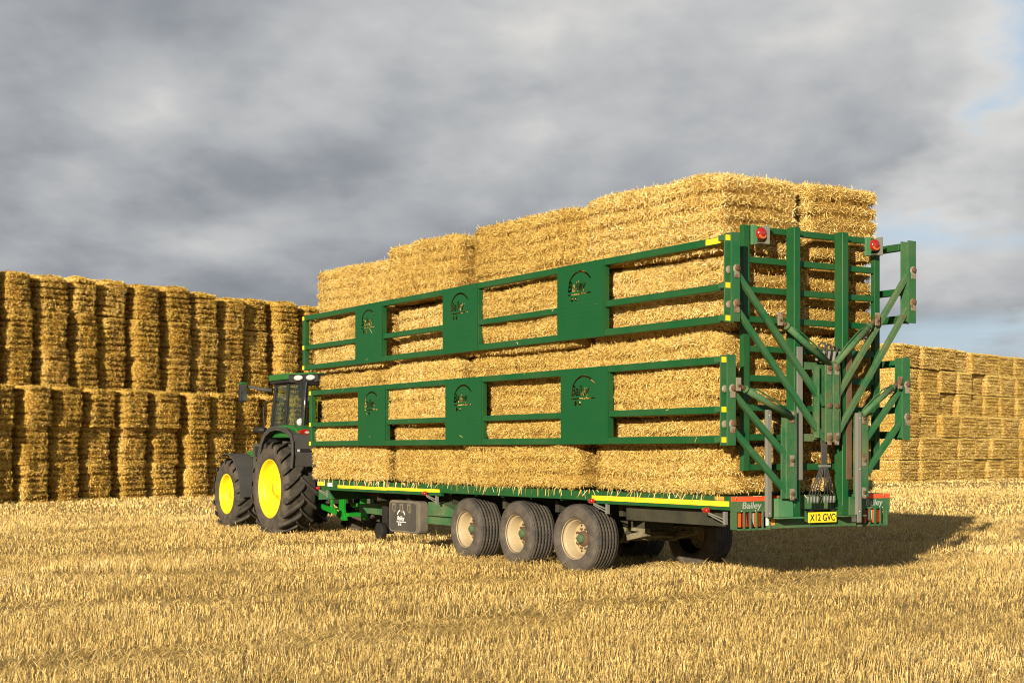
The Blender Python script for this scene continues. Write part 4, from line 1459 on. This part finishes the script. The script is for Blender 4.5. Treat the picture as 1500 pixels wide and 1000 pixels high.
def build_tractor():
    base = MT @ Vector((13.75, -1.27, 0))
    root = empty("tractor", base, TRAILER_RZ)
    tag(root, "green tractor with yellow wheels hitched in front of the loaded trailer", "tractor")
    for left in (True, False):
        s = -1 if left else 1
        tractor_wheel(root, 0, s * 0.895, 0.925, 0.325, 0.575, 19, 0.055, 0.075, left)
        tractor_wheel(root, 2.70, s * 0.80, 0.755, 0.27, 0.425, 17, 0.045, 0.065, left)
        # rear mudguard
        f = MB()
        path = [(-1.10, 1.36), (-1.15, 1.60), (-1.14, 1.84), (-1.08, 1.93), (-0.92, 2.00), (-0.62, 2.055), (-0.35, 2.07), (-0.08, 2.04), (0.16, 1.95), (0.33, 1.80), (0.44, 1.60), (0.48, 1.45)]
        lo, hi = (-1.24, -0.60) if left else (0.60, 1.24)
        sheet(path[::-1], lo, hi, 0.03, f)
        sheet([(p[0] * 0.975, p[1] - 0.028) for p in path][::-1], lo if left else hi - 0.03, lo + 0.03 if left else hi, 0.09, f)
        fo = f.build("rear_mudguard", FENDER, root, 0.01)
        g = MB()
        g.prism([(-1.06, 1.95), (-0.98, 2.075), (-0.75, 2.135), (-0.3, 2.15), (0.3, 2.12), (0.45, 2.0), (0.45, 1.90), (-0.9, 1.90)], 'side', -1.08 if left else 0.55, -0.55 if left else 1.08)
        go = g.build("mudguard_cover", TRACTOR_GREEN, root, 0.03)
        l = MB()
        c = s * 0.89
        l.prism([(c + 0.16 * math.cos(a), 2.005 + 0.052 * math.sin(a)) for a in [2 * math.pi * k / 20 for k in range(20)]], 'rear', -1.085, -1.0, 0)
        l.build("tail_light", [RED_LENS], go, 0.012)
        l = MB()
        l.prism([(c + 0.05 * math.cos(a), 2.0 + 0.022 * math.sin(a)) for a in [2 * math.pi * k / 14 for k in range(14)]], 'rear', -1.092, -1.08, 0)
        l.build("reversing_light", [CLEAR_LENS], go, 0.004)
        l = MB()
        l.box(-1.185, -1.13, c - 0.26, c + 0.16, 1.62, 1.69, 0)
        l.box(-1.19, -1.184, c - 0.245, c - 0.19, 1.63, 1.68, 1)
        l.box(-1.19, -1.184, c + 0.06, c + 0.09, 1.625, 1.685, 2)
        l.build("number_lamp", [BLACK, CLEAR_LENS, TAPE_YELLOW], fo, 0.008)
        # front mudguard
        f = MB()
        fp = [(2.70 + 0.84 * math.cos(R(a)), 0.755 + 0.84 * math.sin(R(a))) for a in range(72, 186, 8)]
        sheet(fp, s * 1.08 if left else s * 0.62, s * 0.62 if left else s * 1.08, -0.02, f)
        f.beam((2.55, s * 0.5, 1.1), (2.45, s * 0.9, 1.55), 0.05, 0.05)
        f.build("front_mudguard", FENDER, root, 0.006)
        # steps and tank
        t = MB()
        t.box(0.78, 1.62, s * 0.60 - 0.30 if left else 0.55, s * 0.60 + 0.05 if left else 0.90, 1.02, 1.80)
        t.box(0.86, 1.56, s * 0.60 - 0.26 if left else 0.60, s * 0.60 + 0.0 if left else 0.86, 0.62, 1.018)
        to = t.build("fuel_tank", FENDER, root, 0.03)
        t = MB()
        t.box(0.80, 1.50, s * 0.60 - 0.305 if left else 0.885, s * 0.60 - 0.297 if left else 0.905, 1.50, 1.74)
        t.build("cover", BLACK, to, 0.004)
        t = MB(); t.box(1.30, 1.45, s * 0.75 - 0.06, s * 0.75 + 0.06, 1.80, 1.85); t.build("filler_cap", TRACTOR_GREEN, to, 0.012)
        t = MB()
        for z in (0.45, 0.72, 0.98):
            t.box(0.62, 0.84, s * 0.78 - 0.2, s * 0.78 + 0.2, z, z + 0.03)
        t.box(0.62, 0.65, s * 0.78 - 0.2, s * 0.78 + 0.2, 0.45, 1.2)
        t.build("step", RUST, root, 0.004)
        # lamp stalk and grab rail
        t = MB()
        t.tube([(0.52, s * 0.85, 2.06), (0.86, s * 0.95, 2.06)], 0.03, 10)
        t.tube([(0.80, s * 0.95, 2.06), (1.05, s * 1.08, 2.07)], [0.055, 0.062], 14)
        t.build("side_lamp", BLACK, root)
        t = MB()
        t.tube([(0.88, s * 0.76, 2.66), (0.92, s * 0.90, 2.60), (0.90, s * 0.96, 2.5), (0.84, s * 0.95, 2.0), (0.70, s * 0.95, 1.5), (0.66, s * 0.94, 1.1)], 0.016, 10)
        t.build("grab_rail", BLACK, root)
        # mirror
        t = MB()
        t.tube([(0.86, s * 0.78, 2.86), (1.0, s * 0.95, 2.88), (1.12, s * 1.12, 2.93), (1.15, s * 1.20, 2.94)], [0.045, 0.038, 0.028, 0.024], 12)
        mo = t.build("mirror_arm", FENDER, root)
        t = MB()
        t.prism([(s * 1.22, 2.66), (s * 1.22, 2.98), (s * 1.25, 3.02), (s * 1.34, 3.02), (s * 1.37, 2.98), (s * 1.37, 2.66), (s * 1.34, 2.62), (s * 1.25, 2.62)], 'rear', 1.10, 1.21, 0)
        t.build("mirror", [BLACK], mo, 0.02)
        t = MB()
        t.prism([(s * 1.235, 2.66), (s * 1.235, 2.97), (s * 1.355, 2.97), (s * 1.355, 2.66)], 'rear', 1.094, 1.0995, 0)
        t.build("mirror_glass", [CHROME], mo)
        t = MB(); t.prism([(s * 1.22, 2.98), (s * 1.25, 3.025), (s * 1.34, 3.025), (s * 1.37, 2.98)], 'rear', 1.095, 1.215, 0)
        t.build("mirror_cap", [TRACTOR_GREEN], mo, 0.008)
    # chassis, gearbox, axles
    m = MB()
    m.box(-0.7, 3.2, -0.28, 0.28, 0.62, 1.15)
    m.lathe([(-0.75, 0.16), (0.75, 0.16)], (0, 0, 0.92), 'v', 20)
    m.box(2.6, 2.8, -0.6, 0.6, 0.62, 0.86)
    m.box(-0.75, -0.4, -0.40, 0.40, 0.75, 1.45)
    m.build("chassis", DARK_CHASSIS, root, 0.02)
    m = MB()
    for sg in (-1, 1):
        m.beam((-0.4, sg * 0.36, 0.60), (-1.35, sg * 0.42, 0.50), 0.06, 0.10, (0, 0, 1))
        m.beam((-0.7, sg * 0.40, 1.35), (-1.25, sg * 0.42, 1.25), 0.05, 0.08, (0, 0, 1))
        m.beam((-1.1, sg * 0.42, 1.27), (-1.2, sg * 0.42, 0.52), 0.05, 0.05, (1, 0, 0))
        m.prism([(-1.35, 0.86), (-1.15, 0.86), (-1.1, 0.55), (-1.2, 0.33), (-1.4, 0.33), (-1.3, 0.55)], 'side', sg * 0.22 - 0.03, sg * 0.22 + 0.03)
    m.box(-1.42, -0.9, -0.2, 0.2, 0.40, 0.47)
    m.build("hitch_linkage", mat("fresh_green_paint", lambda t: bsdf(t, (0.008, 0.20, 0.014), 0.35)), root, 0.008)
    # bonnet and grille
    m = MB()
    m.prism([(0.95, 1.20), (0.95, 2.02), (1.4, 1.93), (2.6, 1.76), (3.25, 1.62), (3.45, 1.45), (3.48, 1.20)], 'side', -0.40, 0.40)
    m.build("bonnet", TRACTOR_GREEN, root, 0.07)
    m = MB()
    m.box(3.40, 3.50, -0.34, 0.34, 1.02, 1.45)
    for sg in (-1, 1):
        m.box(1.6, 3.2, sg * 0.405 - 0.008, sg * 0.405 + 0.008, 1.28, 1.52)
    m.build("grille", BLACK, root, 0.02)
    m = MB(); m.box(3.3, 3.9, -0.3, 0.3, 0.65, 1.02); m.build("front_weight", DARK_CHASSIS, root, 0.04)
    m = MB(); m.tube([(1.15, 0.62, 1.6), (1.15, 0.62, 3.0), (1.10, 0.62, 3.1)], 0.06, 16); m.build("exhaust", BLACK, root)
    # cab
    m = MB()
    zb, zt = 2.08, 2.99
    def pil(x0, v0, x1, v1, w_=0.07):
        m.beam((x0, v0, zb), (x1, v1, zt), w_, w_, (1, 0, 0))
    for sg in (-1, 1):
        pil(-0.60, sg * 0.76, -0.58, sg * 0.70, 0.10)
        pil(0.16, sg * 0.80, 0.12, sg * 0.74, 0.055)
        pil(0.92, sg * 0.76, 0.84, sg * 0.70, 0.075)
        m.box(-0.62, 0.95, sg * 0.80 - 0.02, sg * 0.80 + 0.02, 1.20, 2.10)
        m.box(-0.6, 0.9, sg * 0.71 - 0.03, sg * 0.71 + 0.03, 2.94, 3.0)
    m.box(-0.64, -0.58, -0.78, 0.78, 1.40, 2.12)
    m.box(0.90, 0.95, -0.76, 0.76, 1.20, 2.10)
    m.box(-0.62, 0.95, -0.80, 0.80, 1.15, 1.25)
    m.box(-0.63, -0.57, -0.7, 0.7, 2.92, 3.0)
    cf = m.build("cab_frame", BLACK, root, 0.012)
    m = MB(); m.tube([(-0.655, -0.775, 2.12), (-0.64, -0.715, 2.97)], 0.016, 10); m.build("grab_handle", CHROME, cf)
    def pane(name, q):
        p = MB()
        A = [Vector((a[0], -a[1], a[2])) for a in q]
        nn = (A[1] - A[0]).cross(A[3] - A[0]).normalized() * 0.005
        p.add([tuple(a + nn) for a in A] + [tuple(a - nn) for a in A], [(0, 1, 2, 3), (7, 6, 5, 4), (0, 4, 5, 1), (1, 5, 6, 2), (2, 6, 7, 3), (3, 7, 4, 0)])
        p.build(name, GLASS, cf)
    for sg in (-1, 1):
        pane("side_window", [(-0.55, sg * 0.775, 2.11), (0.13, sg * 0.80, 2.11), (0.10, sg * 0.745, 2.94), (-0.54, sg * 0.715, 2.94)])
        pane("door_glass", [(0.19, sg * 0.80, 2.11), (0.88, sg * 0.775, 2.11), (0.81, sg * 0.715, 2.94), (0.15, sg * 0.745, 2.94)])
    pane("rear_window", [(-0.61, -0.71, 2.13), (-0.61, 0.71, 2.13), (-0.59, 0.65, 2.92), (-0.59, -0.65, 2.92)])
    pane("windscreen", [(0.93, -0.71, 2.11), (0.93, 0.71, 2.11), (0.85, 0.65, 2.94), (0.85, -0.65, 2.94)])
    m = MB()
    m.box(-0.15, 0.35, -0.26, 0.26, 1.60, 1.78)
    m.prism([(-0.22, 1.75), (-0.30, 2.45), (-0.22, 2.62), (-0.12, 2.6), (-0.08, 1.75)], 'side', -0.25, 0.25)
    m.build("seat", FENDER, root, 0.04)
    m = MB()
    m.lathe([(0.0, 0.19), (0.015, 0.205), (0.03, 0.19), (0.015, 0.175), (0.0, 0.19)], (0.62, 0, 2.05), 'z', 28)
    m.tube([(0.62, 0, 2.05), (0.80, 0, 1.5)], 0.03, 10)
    m.build("steering_wheel", BLACK, root)
    # roof
    m = MB()
    topp = [(1.04, -0.55), (0.92, -0.84), (-0.12, -0.86), (-0.70, -0.52), (-0.74, 0.0), (-0.70, 0.52), (-0.12, 0.86), (0.92, 0.84), (1.04, 0.55)]
    m.prism([(1.04, -0.55), (0.92, -0.84), (-0.10, -0.86), (-0.10, 0.86), (0.92, 0.84), (1.04, 0.55)], 'top', 3.045, 3.165)
    m.prism([(-0.101, -0.855), (-0.70, -0.52), (-0.74, 0.0), (-0.70, 0.52), (-0.101, 0.855)], 'top', 3.130, 3.160)
    ro = m.build("roof", TRACTOR_GREEN, root, 0.012)
    m = MB()
    m.prism([(p[0] * 0.985, p[1] * 0.97) for p in topp], 'top', 2.985, 3.044)
    m.prism([(-0.10, -0.85), (-0.69, -0.505), (-0.735, 0.0), (-0.69, 0.505), (-0.10, 0.85), (-0.05, 0.6), (-0.05, -0.6)], 'top', 2.975, 3.129)
    fo = m.build("roof_fascia", BLACK, ro, 0.012)
    for (x, v, an) in ((-0.34, -0.735, 60), (-0.58, -0.585, 60), (-0.735, -0.26, 5), (-0.735, 0.26, -5), (-0.58, 0.585, -60), (-0.34, 0.735, -60)):
        l = MB()
        l.lathe([(0.0, 0.075), (0.035, 0.072), (0.045, 0.05), (0.05, 0.0)], (0, 0, 0), 'u', 20)
        lo = l.build("work_light", CLEAR_LENS, ro)
        lo.location = (x, -v, 3.062)
        lo.rotation_euler = (0, 0, R(-an if v < 0 else -an))
        lo.scale = (1, 1.35, 0.72)
    l = MB()
    l.lathe([(0.0, 0.075), (0.03, 0.08), (0.06, 0.07), (0.075, 0.0)], (-0.55, -0.80, 2.20), 'u', 18)
    l.build("work_light", CLEAR_LENS, root)


build_tractor()
